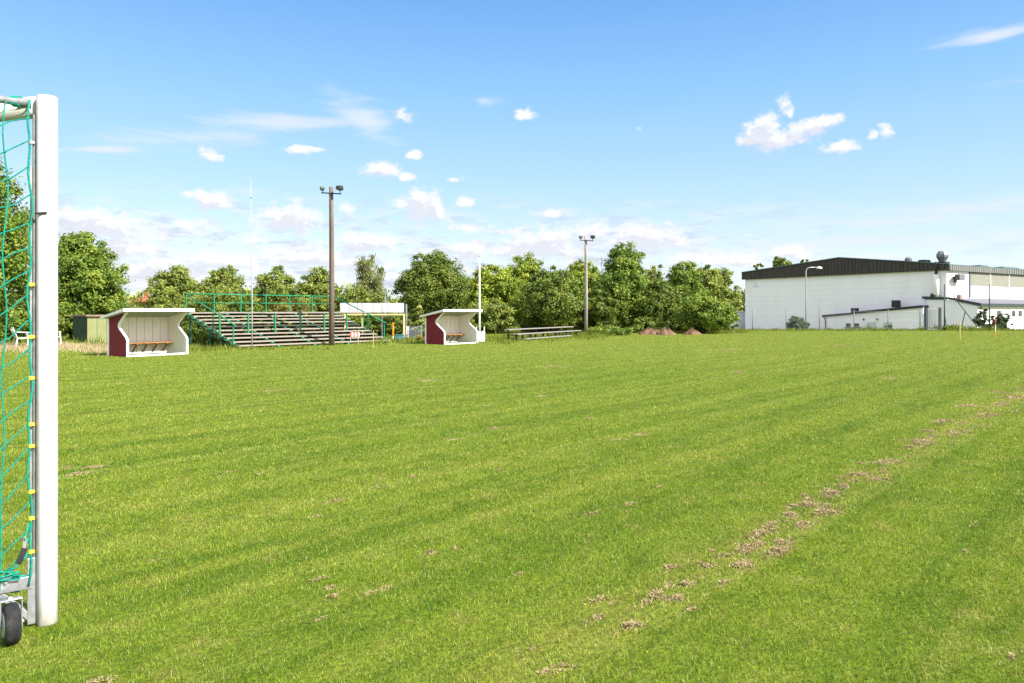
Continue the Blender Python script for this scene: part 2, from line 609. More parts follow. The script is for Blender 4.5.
xs = np.unique(np.concatenate([np.linspace(-60, 120, 121), np.array([-2500, -900, -300, -120, 200, 400, 1000, 2500])]))
ys = np.unique(np.concatenate([np.linspace(-20, 140, 161), np.array([-2500, -600, -100, 220, 400, 900, 3000, 5000])]))
GX, GY = np.meshgrid(xs, ys)
GV = np.stack([GX.ravel(), GY.ravel(), ground_z(GX, GY).ravel()], 1)
nx, ny = len(xs), len(ys)
ii = (np.arange(ny - 1)[:, None] * nx + np.arange(nx - 1)[None, :]).ravel()
GF = np.stack([ii, ii + 1, ii + nx + 1, ii + nx], 1)
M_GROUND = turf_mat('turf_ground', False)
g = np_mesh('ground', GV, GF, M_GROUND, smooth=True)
tag(g, kind='structure')

# worn clumps of torn, dead grass (picture points on the ground, radius in px)
CL = [(592, 619, 8, .6), (632, 627, 10, 1), (657, 594, 9, 1), (678, 600, 7, .9), (684, 585, 6, .8), (742, 567, 10, 1), (777, 551, 12, 1),
      (746, 548, 13, .7), (785, 543, 9, .8), (762, 534, 9, 1), (771, 526, 8, 1), (791, 516, 9, .9), (806, 525, 8, .9), (827, 513, 11, 1),
      (806, 505, 9, 1), (828, 494, 11, 1), (843, 486, 6, .9), (857, 476, 10, 1), (883, 479, 9, .8), (924, 442, 11, 1), (929, 431, 7, .8),
      (957, 433, 8, .9), (944, 421, 9, .9), (968, 406, 7, .9), (989, 415, 8, .8), (1001, 404, 7, .8), (1012, 398, 8, .8), (994, 392, 6, .6),
      (884, 462, 6, .8), (892, 461, 7, .8), (912, 447, 6, .6), (724, 583, 5, .6), (640, 606, 10, .4), (690, 610, 7, .4),
      (700, 565, 9, .4), (720, 556, 8, .4), (591, 514, 6, .7), (631, 504, 8, .6), (661, 487, 4, .8), (325, 578, 7, .9), (328, 588, 7, .8),
      (331, 597, 7, .9), (385, 588, 10, .5), (372, 592, 8, .4), (101, 681, 12, 1), (432, 552, 6, .9), (455, 548, 5, .8), (500, 470, 5, .7),
      (412, 477, 6, .8), (383, 487, 7, .5), (335, 502, 12, .5), (318, 515, 10, .3), (91, 468, 16, .7), (78, 474, 12, .7), (72, 467, 9, .5),
      (254, 475, 6, .6), (227, 472, 7, .4), (158, 560, 8, .4), (637, 435, 10, .6), (620, 440, 7, .5), (542, 396, 7, .6), (740, 372, 9, .5),
      (590, 418, 6, .5), (484, 406, 6, .6), (495, 428, 7, .5), (452, 440, 7, .5), (966, 551, 5, .5), (975, 525, 6, .5), (1012, 657, 16, .5),
      (525, 650, 10, .4), (562, 668, 14, .7), (544, 672, 8, .7), (520, 574, 5, .7), (612, 604, 6, .5), (320, 618, 8, .4), (890, 378, 12, .3),
      (560, 366, 14, .3), (850, 345, 20, .25), (720, 350, 20, .25), (430, 380, 14, .3), (280, 390, 14, .25)]
rng = np.random.default_rng(11)
cx, cy, cr, cs = [], [], [], []
for ci, (px, py, r, st) in enumerate(CL):
    X, Y = gp(px, py)
    cx.append(X); cy.append(Y); cr.append(r / F * Y * (1.22 if ci < 34 else 0.82)); cs.append(st if ci < 34 else st * 0.75)
for k_ in range(110):
    uu, vv = rng.uniform(3.0, 22.0), rng.normal(0, 0.13)
    X, Y = uu * TD[0] - 2.10 * TN[0] * 1.0 + vv * TN[0], uu * TD[1] - 2.10 * TN[1] + vv * TN[1]
    if Y < 2.6:
        continue
    cx.append(X); cy.append(Y); cr.append(rng.uniform(0.025, 0.07)); cs.append(rng.uniform(0.2, 0.7))
cx, cy, cr, cs = map(np.array, (cx, cy, cr, cs))


def blade_mesh(name, X, Y, Z, h, w, lean, mat, rnd, face=None, tipz=None):
    n = len(X)
    a = rng.uniform(0, 2 * np.pi, n) if face is None else face
    la = rng.uniform(0, 2 * np.pi, n)
    V = np.zeros((n, 3, 3), np.float32)
    V[:, 0, 0] = X - np.cos(a) * w / 2
    V[:, 0, 1] = Y - np.sin(a) * w / 2
    V[:, 1, 0] = X + np.cos(a) * w / 2
    V[:, 1, 1] = Y + np.sin(a) * w / 2
    V[:, 0, 2] = V[:, 1, 2] = Z
    V[:, 2, 0] = X + np.cos(la) * lean * h
    V[:, 2, 1] = Y + np.sin(la) * lean * h
    V[:, 2, 2] = Z + h
    f = np.arange(n * 3, dtype=np.int32).reshape(n, 3)
    tip = np.tile(np.array([0, 0, 1], np.float32), n)
    return np_mesh(name, V.reshape(-1, 3), f, mat, attrs={'rnd': np.repeat(rnd, 3), 'tip': tip})


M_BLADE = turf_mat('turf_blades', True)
# turf blades: dense near the camera, sparser and wider with distance
dk = np.array([1.6, 3, 5, 8, 12, 18, 27, 40, 60])
nk = np.array([15000, 15000, 9500, 4600, 1700, 720, 290, 115, 46])
dd = np.linspace(1.6, 59.5, 4000)
dens_d = np.exp(np.interp(np.log(dd), np.log(dk), np.log(nk)))
halfw = 0.74 * dd + 1.6
cnt = dens_d * 2 * halfw * (dd[1] - dd[0])
N = int(cnt.sum())
cdf = np.cumsum(cnt) / cnt.sum()
Yb = np.interp(rng.random(N), cdf, dd)
Xb = (rng.random(N) * 2 - 1) * (0.74 * Yb + 1.6)
keep = np.ones(N, bool)
for X, Y, r, st in zip(cx, cy, cr, cs):
    near = np.hypot((Xb - X), (Yb - Y)) < r * 1.0
    keep &= ~(near & (rng.random(N) < 0.85 * min(1, st + .1)))
# clumpiness
cl = (np.sin(Xb * 9.1 + 2 * np.sin(Yb * 5.3)) * np.sin(Yb * 8.3 + 2 * np.sin(Xb * 4.7)) + 1) / 2
keep &= rng.random(N) < 0.72 + 0.28 * cl
Xb, Yb, cl = Xb[keep], Yb[keep], cl[keep]
n = len(Xb)
hb = rng.uniform(0.008, 0.022, n) * (0.8 + 0.45 * cl) * np.interp(Yb, [2, 20, 60], [1, 1.05, 1.2])
wb = 0.0027 * np.maximum(1.0, (Yb / 3.4) ** 0.98) * rng.uniform(0.7, 1.3, n)
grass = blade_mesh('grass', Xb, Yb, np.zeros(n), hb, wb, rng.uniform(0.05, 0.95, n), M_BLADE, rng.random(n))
tag(grass, 'short mown turf covering the football pitch', 'grass', kind='stuff')

# dead clumps
M_DEAD = None


def straw_mat(name, c1, c2, tr=0.15):
    m, nt = new_mat(name)
    T = NT(nt)
    out = T.n('ShaderNodeOutputMaterial')
    a = T.n('ShaderNodeAttribute', attribute_name='rnd').outputs['Fac']
    geo = T.n('ShaderNodeNewGeometry').outputs['Position']
    c = T.mix(a, c1, c2)
    c = T.mix(T.mapr(T.noise(geo, 0.9, 4), 0.35, 0.65, 0, 0.4), c, tuple(x * 0.6 for x in c1))
    d = T.n('ShaderNodeBsdfDiffuse')
    T.l(c, d.inputs[0])
    t = T.n('ShaderNodeBsdfTranslucent')
    T.l(c, t.inputs[0])
    mx = T.n('ShaderNodeMixShader')
    mx.inputs[0].default_value = tr
    T.l(d.outputs[0], mx.inputs[1])
    T.l(t.outputs[0], mx.inputs[2])
    T.l(mx.outputs[0], out.inputs[0])
    return m


M_DEAD = straw_mat('dead_turf', (0.24, 0.182, 0.085), (0.52, 0.425, 0.24), 0.2)
Xc, Yc, Zc, Rn, Hc, Wc = [], [], [], [], [], []
for X, Y, r, st in zip(cx, cy, cr, cs):
    k = int(np.clip(480 * st * (r / 0.07) ** 1.3 * min(1, 8 / Y) ** 0.5, 60, 1500))
    ns = int(rng.integers(4, 9))
    sub = rng.normal(0, 1, (ns, 2)) * r * np.array([0.80, 0.34])        # strung out along the mowing direction
    wgt = rng.dirichlet(np.full(ns, 0.9))
    which = rng.choice(ns, k, p=wgt)
    spread = rng.uniform(0.10, 0.34, ns)[which] * r
    stray = rng.random(k) < 0.16
    a1 = sub[which, 0] + rng.normal(0, 1, k) * np.where(stray, r * 0.8, spread * 1.3)
    b1 = sub[which, 1] + rng.normal(0, 1, k) * np.where(stray, r * 0.4, spread)
    ox, oy = a1 * TD[0] + b1 * TN[0], a1 * TD[1] + b1 * TN[1]
    rr = np.hypot(ox, oy)
    Xc.append(X + ox); Yc.append(Y + oy)
    Zc.append(np.maximum(0, 0.020 * st * np.exp(-(rr / (r * 0.7)) ** 2) * rng.random(k)))
    Rn.append(rng.random(k))
    Hc.append(rng.uniform(0.003, 0.011, k) * (0.6 + 0.6 * st))
    Wc.append(0.007 * max(1, (Y / 4)) * rng.uniform(0.7, 1.8, k))
Xc, Yc, Zc, Rn, Hc, Wc = map(np.concatenate, (Xc, Yc, Zc, Rn, Hc, Wc))
dead = blade_mesh('dead_grass', Xc, Yc, Zc, Hc, Wc, rng.uniform(0.6, 2.6, len(Xc)), M_DEAD, Rn)
tag(dead, 'torn straw brown clumps of dead turf strewn over the pitch', 'dead grass', kind='stuff')

# ------------------------------------------------------------------ materials
M_WHITE = surf_mat('white_paint', (0.80, 0.79, 0.77), 0.45, var=0.03, scale=3, dirt=((0.55, 0.52, 0.46), 0.35, 9), bump=0.05)
M_WHITEW = surf_mat('white_wood', (0.84, 0.82, 0.80), 0.7, var=0.05, scale=5, dirt=((0.55, 0.52, 0.47), 0.4, 7), bump=0.12, stretch=(6, 6, 1))
M_POST = surf_mat('powder_coated_aluminium', (0.56, 0.545, 0.535), 0.38, var=0.02, scale=4, dirt=((0.62, 0.58, 0.53), 0.4, 14), bump=0.03, stretch=(3, 3, 1))
M_GALV = surf_mat('galvanised_steel', (0.42, 0.43, 0.44), 0.45, metal=0.6, var=0.18, scale=22, dirt=((0.22, 0.21, 0.2), 0.5, 12), bump=0.08)
M_TRACK = surf_mat('grey_aluminium', (0.17, 0.165, 0.16), 0.55, metal=0.3, var=0.2, scale=20, dirt=((0.08, 0.07, 0.06), 0.6, 18))
M_NET = surf_mat('teal_rope', (0.0, 0.29, 0.205), 0.75, var=0.2, scale=60, bump=0.4, bscale=300)
M_YEL = surf_mat('yellow_plastic', (0.80, 0.58, 0.05), 0.4, var=0.08, scale=40)
M_RUB = surf_mat('black_rubber', (0.018, 0.018, 0.019), 0.8, var=0.3, scale=30, dirt=((0.10, 0.095, 0.085), 0.7, 16), bump=0.2)
M_BLK = surf_mat('black_metal', (0.022, 0.023, 0.026), 0.55, var=0.2, scale=20, dirt=((0.07, 0.065, 0.06), 0.5, 10))
M_RED = surf_mat('falu_red_board', (0.185, 0.014, 0.022), 0.8, var=0.18, scale=4, wave=(2, 0.095, 0.6, 0.6), bump=0.15, stretch=(1, 3, 8), dirt=((0.09, 0.012, 0.014), 0.6, 5))
M_BENCH = surf_mat('oiled_pine', (0.36, 0.155, 0.045), 0.6, var=0.2, scale=9, stretch=(1, 6, 6), bump=0.1)
M_GREEN = surf_mat('green_steel', (0.012, 0.21, 0.085), 0.5, var=0.15, scale=14, dirt=((0.03, 0.12, 0.06), 0.5, 9))
M_DGREEN = surf_mat('dark_green_steel', (0.006, 0.085, 0.055), 0.55, var=0.2, scale=12)
M_LGREEN = surf_mat('pale_green_steel', (0.10, 0.42, 0.24), 0.55, var=0.15, scale=14)
M_PLANK = surf_mat('weathered_plank', (0.36, 0.315, 0.265), 0.85, scale=7, col2=(0.19, 0.155, 0.125), stretch=(1, 9, 9), bump=0.25, dirt=((0.28, 0.15, 0.08), 0.5, 1.3))
M_GAPSHADE = surf_mat('gap_shade', (0.030, 0.026, 0.022), 0.9, var=0.3, scale=6, stretch=(1, 9, 9), bump=0.2)  # near-black standing in for shade in the gaps between rows
M_MAST = surf_mat('greyed_white_paint', (0.36, 0.36, 0.37), 0.5, var=0.04, scale=3)
M_GREYW = surf_mat('silvered_timber', (0.27, 0.255, 0.235), 0.85, scale=8, col2=(0.17, 0.155, 0.14), stretch=(1, 8, 8), bump=0.25)
M_POLE = surf_mat('creosoted_pole', (0.17, 0.122, 0.100), 0.85, scale=5, col2=(0.10, 0.070, 0.058), stretch=(9, 9, 0.6), bump=0.25, dirt=((0.30, 0.24, 0.2), 0.6, 4))
M_POLE2 = surf_mat('grey_pole', (0.36, 0.33, 0.29), 0.85, scale=5, col2=(0.23, 0.205, 0.175), stretch=(9, 9, 0.6), bump=0.2)
M_HALL = surf_mat('white_cladding', (0.84, 0.815, 0.86), 0.6, var=0.02, scale=0.6, wave=(2, 0.62, 0.5, 0.14), dirt=((0.68, 0.66, 0.63), 0.5, 0.8), stretch=(1, 1, 0.35))
M_PLASTER = surf_mat('white_plaster', (0.81, 0.785, 0.82), 0.8, var=0.03, scale=0.8, dirt=((0.62, 0.60, 0.57), 0.5, 1.6), bump=0.05, stretch=(1, 1, 0.5))
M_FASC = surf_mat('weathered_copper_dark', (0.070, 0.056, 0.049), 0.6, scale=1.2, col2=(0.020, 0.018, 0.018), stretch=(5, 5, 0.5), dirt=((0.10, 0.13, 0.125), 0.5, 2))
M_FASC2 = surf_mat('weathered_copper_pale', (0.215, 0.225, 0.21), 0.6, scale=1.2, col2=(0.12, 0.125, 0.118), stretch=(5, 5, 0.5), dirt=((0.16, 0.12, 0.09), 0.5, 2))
M_ROOFM = surf_mat('patina_roof', (0.09, 0.16, 0.17), 0.55, var=0.2, scale=2)
M_TAR = surf_mat('dark_felt', (0.030, 0.033, 0.042), 0.85, var=0.2, scale=3)
M_TARB = surf_mat('slate_blue_edge', (0.035, 0.055, 0.065), 0.6, var=0.2, scale=3)
M_VENT = surf_mat('dull_zinc', (0.20, 0.21, 0.22), 0.5, metal=0.5, var=0.2, scale=4)
M_GREYP = surf_mat('grey_sheet', (0.135, 0.137, 0.155), 0.6, var=0.1, scale=2)
M_BLIND = surf_mat('beige_blind', (0.215, 0.215, 0.175), 0.6, var=0.05, scale=1.5, wave=(2, 0.16, 0.4, 0.2))
M_GLASS = surf_mat('dark_window_glass', (0.05, 0.06, 0.07), 0.08, var=0.2, scale=2, spec=0.8)
M_LAMPH = surf_mat('lamp_housing', (0.035, 0.055, 0.05), 0.5, var=0.2, scale=10)
M_HOARD = surf_mat('hoarding_sheet', (0.50, 0.50, 0.51), 0.5, var=0.04, scale=3)
M_DOOR = surf_mat('grey_door', (0.52, 0.53, 0.55), 0.5, var=0.06, scale=2)
M_SHED_LIT = surf_mat('lit_green_cladding', (0.30, 0.32, 0.15), 0.65, var=0.08, scale=2, wave=(0, 0.42, 0.6, 0.6))  # shed cladding with the sunlight put into its colour
M_SHED_SHADE = surf_mat('shaded_green_cladding', (0.045, 0.085, 0.055), 0.65, var=0.12, scale=2, wave=(1, 0.3, 0.6, 0.5))  # same cladding with the shade put into its colour
M_RUSTW = surf_mat('rusty_sheet', (0.36, 0.25, 0.19), 0.8, var=0.2, scale=3)
M_BRICK = surf_mat('red_brick', (0.42, 0.135, 0.065), 0.85, var=0.15, scale=4, wave=(2, 0.2, 0.2, 0.25))
M_TILE = surf_mat('clay_tile', (0.36, 0.115, 0.06), 0.85, var=0.2, scale=6)
M_GOALY = surf_mat('cream_paint', (0.62, 0.50, 0.24), 0.55, var=0.1, scale=5)
M_STAKE = surf_mat('raw_stake', (0.50, 0.34, 0.16), 0.8, var=0.15, scale=12)
M_ORANGE = surf_mat('orange_plastic', (0.70, 0.22, 0.01), 0.5, var=0.08, scale=10)
M_TEAL = surf_mat('teal_plastic', (0.05, 0.20, 0.22), 0.5, var=0.15, scale=5)
M_REDP = surf_mat('signal_red', (0.55, 0.035, 0.025), 0.5, var=0.08, scale=5)
M_PLASTW = surf_mat('white_plastic', (0.72, 0.73, 0.68), 0.4, var=0.05, scale=6)
M_SOIL = surf_mat('dug_soil', (0.235, 0.140, 0.085), 0.95, scale=5, col2=(0.10, 0.056, 0.035), bump=1.0, bscale=12)
M_BARK = surf_mat('bark', (0.11, 0.085, 0.06), 0.95, scale=9, col2=(0.045, 0.036, 0.028), stretch=(4, 4, 0.7), bump=0.5, bscale=14)
M_BIRCH = surf_mat('birch_bark', (0.62, 0.60, 0.56), 0.85, scale=3, col2=(0.12, 0.11, 0.10), stretch=(1, 1, 5))
M_EMB = surf_mat('faded_blue_mark', (0.66, 0.65, 0.76), 0.7, var=0.05, scale=3)


def foot_stain(m):
    nt = m.node_tree
    T = NT(nt)
    b = [n for n in nt.nodes if n.type == 'BSDF_PRINCIPLED'][0]
    src = b.inputs['Base Color'].links[0].from_socket
    tc = T.n('ShaderNodeTexCoord').outputs['Object']
    sp = T.n('ShaderNodeSeparateXYZ')
    T.l(tc, sp.inputs[0])
    n1 = T.noise(T.vmath('MULTIPLY', tc, (1, 1, 0.35)), 34.0, 5, 0.7)
    f = T.math('MULTIPLY', T.mapr(T.math('ADD', sp.outputs[2], T.math('MULTIPLY', n1, 0.28)), 0.30, 0.10, 0, 1, True), 0.75)
    c = T.mix(f, src, (0.20, 0.19, 0.11))
    sc = T.mapr(T.noise(T.vmath('MULTIPLY', tc, (8, 8, 0.5)), 18.0, 5, 0.75), 0.66, 0.72, 0, 0.6)
    c = T.mix(sc, c, (0.26, 0.25, 0.24))
    T.l(c, b.inputs['Base Color'])


foot_stain(M_POST)


def leaf_mat(name, dark, mid, light, tr=0.3):
    m, nt = new_mat(name)
    T = NT(nt)
    out = T.n('ShaderNodeOutputMaterial')
    a = T.n('ShaderNodeAttribute', attribute_name='rnd').outputs['Fac']
    rp = T.n('ShaderNodeValToRGB')
    e = rp.color_ramp.elements
    e[0].position, e[0].color = 0.0, (*dark, 1)
    e[1].position, e[1].color = 1.0, (*light, 1)
    k = rp.color_ramp.elements.new(0.5)
    k.color = (*mid, 1)
    T.l(a, rp.inputs[0])
    c = rp.outputs[0]
    p = T.n('ShaderNodeBsdfPrincipled')
    p.inputs['Roughness'].default_value = 0.55
    p.inputs['Specular IOR Level'].default_value = 0.3
    T.l(c, p.inputs['Base Color'])
    t = T.n('ShaderNodeBsdfTranslucent')
    T.l(T.mix(0.4, c, (0.20, 0.24, 0.02)), t.inputs[0])
    mx = T.n('ShaderNodeMixShader')
    mx.inputs[0].default_value = tr
    T.l(p.outputs[0], mx.inputs[1])
    T.l(t.outputs[0], mx.inputs[2])
    T.l(mx.outputs[0], out.inputs[0])
    return m


L_MAPLE = leaf_mat('maple_leaves', (0.060, 0.119, 0.013), (0.140, 0.218, 0.024), (0.300, 0.347, 0.047))
L_DARK = leaf_mat('dark_leaves', (0.055, 0.094, 0.012), (0.120, 0.174, 0.022), (0.232, 0.264, 0.042))
L_LIGHT = leaf_mat('light_leaves', (0.109, 0.173, 0.017), (0.224, 0.301, 0.026), (0.415, 0.446, 0.050))
L_OLIVE = leaf_mat('olive_leaves', (0.094, 0.144, 0.024), (0.206, 0.258, 0.043), (0.371, 0.392, 0.084))
L_BIRCH = leaf_mat('birch_leaves', (0.090, 0.120, 0.037), (0.190, 0.218, 0.067), (0.361, 0.347, 0.126))
L_BLUE = leaf_mat('blue_green_leaves', (0.030, 0.061, 0.033), (0.066, 0.106, 0.059), (0.140, 0.182, 0.105))
L_RUSTY = leaf_mat('rust_tinged_leaves', (0.075, 0.085, 0.018), (0.175, 0.160, 0.030), (0.290, 0.230, 0.060))
L_RUST = leaf_mat('rusty_leaves', (0.131, 0.091, 0.022), (0.329, 0.190, 0.031), (0.500, 0.319, 0.063))


# ------------------------------------------------------------------ trees
def leaf_cloud(name, C, R, mat, parent, n_clump, per, size, rng, droop=0.0, shell=0.55, origin=None):
    """C (k,3) lobe centres, R (k,3) lobe radii. Clumps of leaf faces over the lobes' outer volume."""
    vol = R.prod(1) ** 0.75
    pick = rng.choice(len(C), n_clump, p=vol / vol.sum())
    d = rng.normal(size=(n_clump, 3))
    d /= np.linalg.norm(d, axis=1, keepdims=True)
    rad = shell + (1.06 - shell) * rng.random(n_clump) ** 0.7
    cc = C[pick] + d * R[pick] * rad[:, None]
    cr = R[pick].mean(1) * rng.uniform(0.22, 0.44, n_clump)
    ctint = np.clip(rng.normal(0.44, 0.21, n_clump), 0, 1)
    m = n_clump * per
    own = np.repeat(np.arange(n_clump), per)
    e = rng.normal(size=(m, 3))
    e *= (np.abs(rng.normal(0.62, 0.3, m)) / np.linalg.norm(e, axis=1))[:, None]
    e[:, 2] *= 0.75
    p = cc[own] + e * cr[own][:, None]
    if droop > 0:
        p[:, 2] -= droop * rng.random(m) ** 1.5 * np.repeat(rng.random(n_clump), per) * 2
    nr = d[own] * 0.75 + e * 0.7 + rng.normal(size=(m, 3)) * 0.75 + np.array([0, 0, 0.35])
    nr /= np.linalg.norm(nr, axis=1, keepdims=True)
    ref = rng.normal(size=(m, 3))
    a = np.cross(nr, ref)
    a /= np.linalg.norm(a, axis=1, keepdims=True)
    b = np.cross(nr, a)
    s = size * rng.uniform(0.55, 1.25, m)
    fold = nr * (s * 0.18)[:, None]
    if droop > 0:
        a = a * 0.5 + np.array([0, 0, -1.0])
        a /= np.linalg.norm(a, axis=1, keepdims=True)
    V = np.stack([p - a * s[:, None], p + b * (s * 0.55)[:, None] + fold, p + a * s[:, None], p - b * (s * 0.55)[:, None] + fold], 1)
    z0 = 0.03 - (origin[2] if origin is not None else 0)
    V[:, :, 2] = np.maximum(V[:, :, 2], 0.02)
    f = np.arange(m * 4, dtype=np.int32).reshape(m, 4)
    rnd = np.clip(ctint[own] + rng.normal(0, 0.21, m), 0, 1)
    return np_mesh(name, V.reshape(-1, 3), f, mat, parent, attrs={'rnd': np.repeat(rnd, 4)})


def tree(name, label, px, hw, top, Y, mat, seed, zb=0.5, shape='egg', group=None, leaf=0.13, dens=1.0, droop=0.0, lobes=13, trunk_mat=None, gz=0.0, X=None):
    rng = np.random.default_rng(seed)
    X = at(px, Y) if X is None else X
    Rr = hw / F * Y
    zt = zat(top, Y) - gz
    H = zt - zb
    t = thing(name, label, 'tree', (X, Y, gz), 0, group)
    C, R = [], []
    for i in range(lobes):
        u = (i + 0.5) / lobes
        if shape == 'egg':
            prof = (math.sin(math.pi * min(1, 0.16 + 0.80 * u) ** 0.85)) ** 0.75
        elif shape == 'round':
            prof = max(0.3, math.sin(math.pi * (0.12 + 0.80 * u))) ** 0.6
        elif shape == 'cone':
            prof = 1.0 - 0.72 * u
        else:
            prof = 0.95 - 0.35 * u
        rl = Rr * (0.44 + 0.18 * rng.random()) * (0.72 + 0.35 * prof)
        ang = i * 2.4 + rng.uniform(-0.5, 0.5)
        rd = max(0.0, Rr * prof - rl) * rng.uniform(0.75, 1.12)
        rz = min(rl * rng.uniform(0.75, 1.0), H * 0.3)
        zc = zb + rz * 0.8 + u * max(0.1, H - 1.8 * rz)
        C.append((rd * math.cos(ang), rd * math.sin(ang), zc))
        R.append((rl, rl, rz))
    # top leader lobe
    C.append((rng.uniform(-.1, .1) * Rr, 0, zt - min(Rr * 0.42, H * 0.2)))
    R.append((Rr * 0.42, Rr * 0.42, min(Rr * 0.40, H * 0.19)))
    C, R = np.array(C), np.array(R)
    nc = int(190 * dens * np.clip(Rr / 2.2, 0.7, 1.6) * np.clip(H / 5, 0.8, 1.5))
    leaf_cloud('crown', C, R, mat, t, nc, 104, leaf * 0.74, rng, droop)
    mb = MB()
    r0 = 0.035 * H + 0.03
    mb.tube([(0, 0, -0.15), (0.02 * H, 0, 0.25 * zt), (-0.01 * H, 0.02, 0.55 * zt), (0, 0, 0.86 * zt)], [r0 * 1.25, r0, r0 * 0.7, r0 * 0.15], 8)
    for j in range(0, lobes, 2):
        c = Vector(C[j])
        s = Vector((0, 0, min(0.75 * zt, max(0.15 * zt, c.z - 0.45 * math.hypot(c.x, c.y)))))
        mid = s.lerp(c, 0.5) + Vector((0, 0, 0.04 * H))
        mb.tube([s, mid, c], [r0 * 0.45, r0 * 0.3, r0 * 0.08], 6)
    mb.build('trunk', trunk_mat or M_BARK, t, smooth=True)
    return t


def bush(name, label, px, hw, top, Y, mat, seed, group=None, leaf=0.11, dens=1.0, cat='bush', gz=0.0, depth=None):
    rng = np.random.default_rng(seed)
    Rr = hw / F * Y
    zt = zat(top, Y) - gz
    k = max(5, int(5 + Rr * 2))
    C, R = [], []
    for i in range(k):
        x = (2 * (i + 0.5) / k - 1) * Rr * 0.75
        h = zt * (1 - 0.45 * abs(x / Rr) ** 2) * rng.uniform(0.72, 1.0)
        r = min(Rr * 0.5, 0.9) * rng.uniform(0.8, 1.1)
        rz = h * 0.5
        C.append((x, rng.uniform(-0.4, 0.4) * (depth or Rr), h - rz))
        R.append((r, r, rz))
    C, R = np.array(C), np.array(R)
    nc = int(46 * dens * np.clip(Rr / 1.2, 0.6, 2.5) * np.clip(zt / 1.5, 0.6, 2.0))
    o = leaf_cloud(name, C, R, mat, None, nc, 84, leaf * 0.78, rng, shell=0.35)
    o.location = (at(px, Y), Y, gz)
    tag(o, label, cat, group)
    return o


exec_trees = True
GT = 'trees along the edge of the ground'
tree('maple_tree', 'tall tree at the left edge behind the teal goal net', -34, 72, 148, 31, L_MAPLE, 1, 0.3, 'round', GT, leaf=0.11, dens=2.3, lobes=18)
tree('maple_tree', 'broad bright green tree over the green shed, right of the goal post', 82, 47, 231, 42, L_MAPLE, 2, 0.5, 'egg', GT, leaf=0.12, dens=2.1, lobes=16)
tree('small_tree', 'pointed light green tree above the nearer dugout roof', 174, 33, 262, 58, L_OLIVE, 3, 0.8, 'egg', GT, dens=0.9, leaf=0.14)
tree('small_tree', 'light green tree behind the left end of the stand, beside the white mast', 226, 29, 265, 60, L_OLIVE, 4, 0.8, 'egg', GT, dens=0.9, leaf=0.14)
tree('small_tree', 'light green tree behind the middle of the stand, right of the white mast', 276, 31, 265, 60, L_OLIVE, 5, 0.8, 'egg', GT, dens=0.95, leaf=0.14)
tree('small_tree', 'light green tree directly behind the brown floodlight pole', 318, 28, 267, 61, L_OLIVE, 6, 0.8, 'egg', GT, dens=0.9, leaf=0.14)
tree('birch_tree', 'grey green birch with drooping twigs between floodlight pole and dark round maple', 371, 25, 253, 58, L_BIRCH, 7, 1.2, 'col', GT, dens=0.72, leaf=0.115, droop=0.9, trunk_mat=M_BIRCH)
tree('maple_tree', 'dense dark green round maple behind the farther dugout', 433, 38, 249, 50, L_DARK, 8, 0.5, 'round', GT, dens=2.1, leaf=0.12, lobes=18)
tree('bushy_tree', 'yellow green bushy tree just right of the white flagpole', 493, 36, 264, 57, L_LIGHT, 9, 0.3, 'round', GT, dens=1.6)
tree('bushy_tree', 'yellow green pointed tree behind the long bench, left of the grey floodlight pole', 524, 34, 254, 62, L_LIGHT, 10, 0.3, 'egg', GT, dens=1.5)
tree('bushy_tree', 'full dark green tree hanging over the long bench', 551, 38, 266, 53, L_DARK, 11, 0.2, 'round', GT, dens=2.0, leaf=0.12, lobes=16)
tree('bushy_tree', 'yellow green tree top seen just behind the grey floodlight pole', 583, 32, 259, 64, L_LIGHT, 12, 0.3, 'egg', GT, dens=1.4)
tree('maple_tree', 'tallest tree of the right hand row, mid green, right of the grey floodlight pole', 625, 34, 243, 57, L_MAPLE, 13, 0.3, 'egg', GT, dens=1.9, lobes=16)
tree('thin_tree', 'thin olive tree with sparse twiggy top left of the hall', 655, 24, 263, 68, L_OLIVE, 14, 0.6, 'egg', GT, dens=0.6)
tree('bushy_tree', 'tree with twiggy grey green top above the dark gap between the mounds', 684, 30, 259, 64, L_MAPLE, 15, 0.4, 'egg', GT, dens=1.2)
tree('bushy_tree', 'low spreading tree in front of the others, left of the hall', 703, 33, 291, 52, L_MAPLE, 16, 0.2, 'round', GT, dens=1.4, leaf=0.12)
tree('bushy_tree', 'olive tree touching the left corner of the white hall', 722, 21, 266, 66, L_OLIVE, 17, 0.4, 'egg', GT, dens=1.1)
tree('bushy_tree', 'dark shaded tree between the tallest tree and the low bright one', 662, 28, 280, 56, L_DARK, 18, 0.2, 'round', GT, dens=1.5)
tree('bushy_tree', 'small dark green tree between the long bench and the tallest tree', 600, 22, 290, 54, L_DARK, 19, 0.2, 'round', GT, dens=1.3)
tree('bushy_tree', 'olive tree standing behind the low spreading tree, left of the hall', 706, 26, 264, 65, L_OLIVE, 23, 0.4, 'egg', GT, dens=1.3)
tree('far_tree', 'loose tree top showing over the dark roof edge of the hall', 782, 15, 254, 130, L_OLIVE, 20, 2.0, 'egg', 'tree tops over the hall roof', dens=0.7, leaf=0.22)
tree('far_tree', 'small tree top just over the left roof corner of the hall', 758, 9, 262, 130, L_OLIVE, 21, 2.0, 'egg', 'tree tops over the hall roof', dens=0.45, leaf=0.22)
tree('far_tree', 'pale tree tip peeping over the roof near the ridge', 804, 9, 258, 135, L_LIGHT, 22, 2.0, 'egg', 'tree tops over the hall roof', dens=0.4, leaf=0.22)

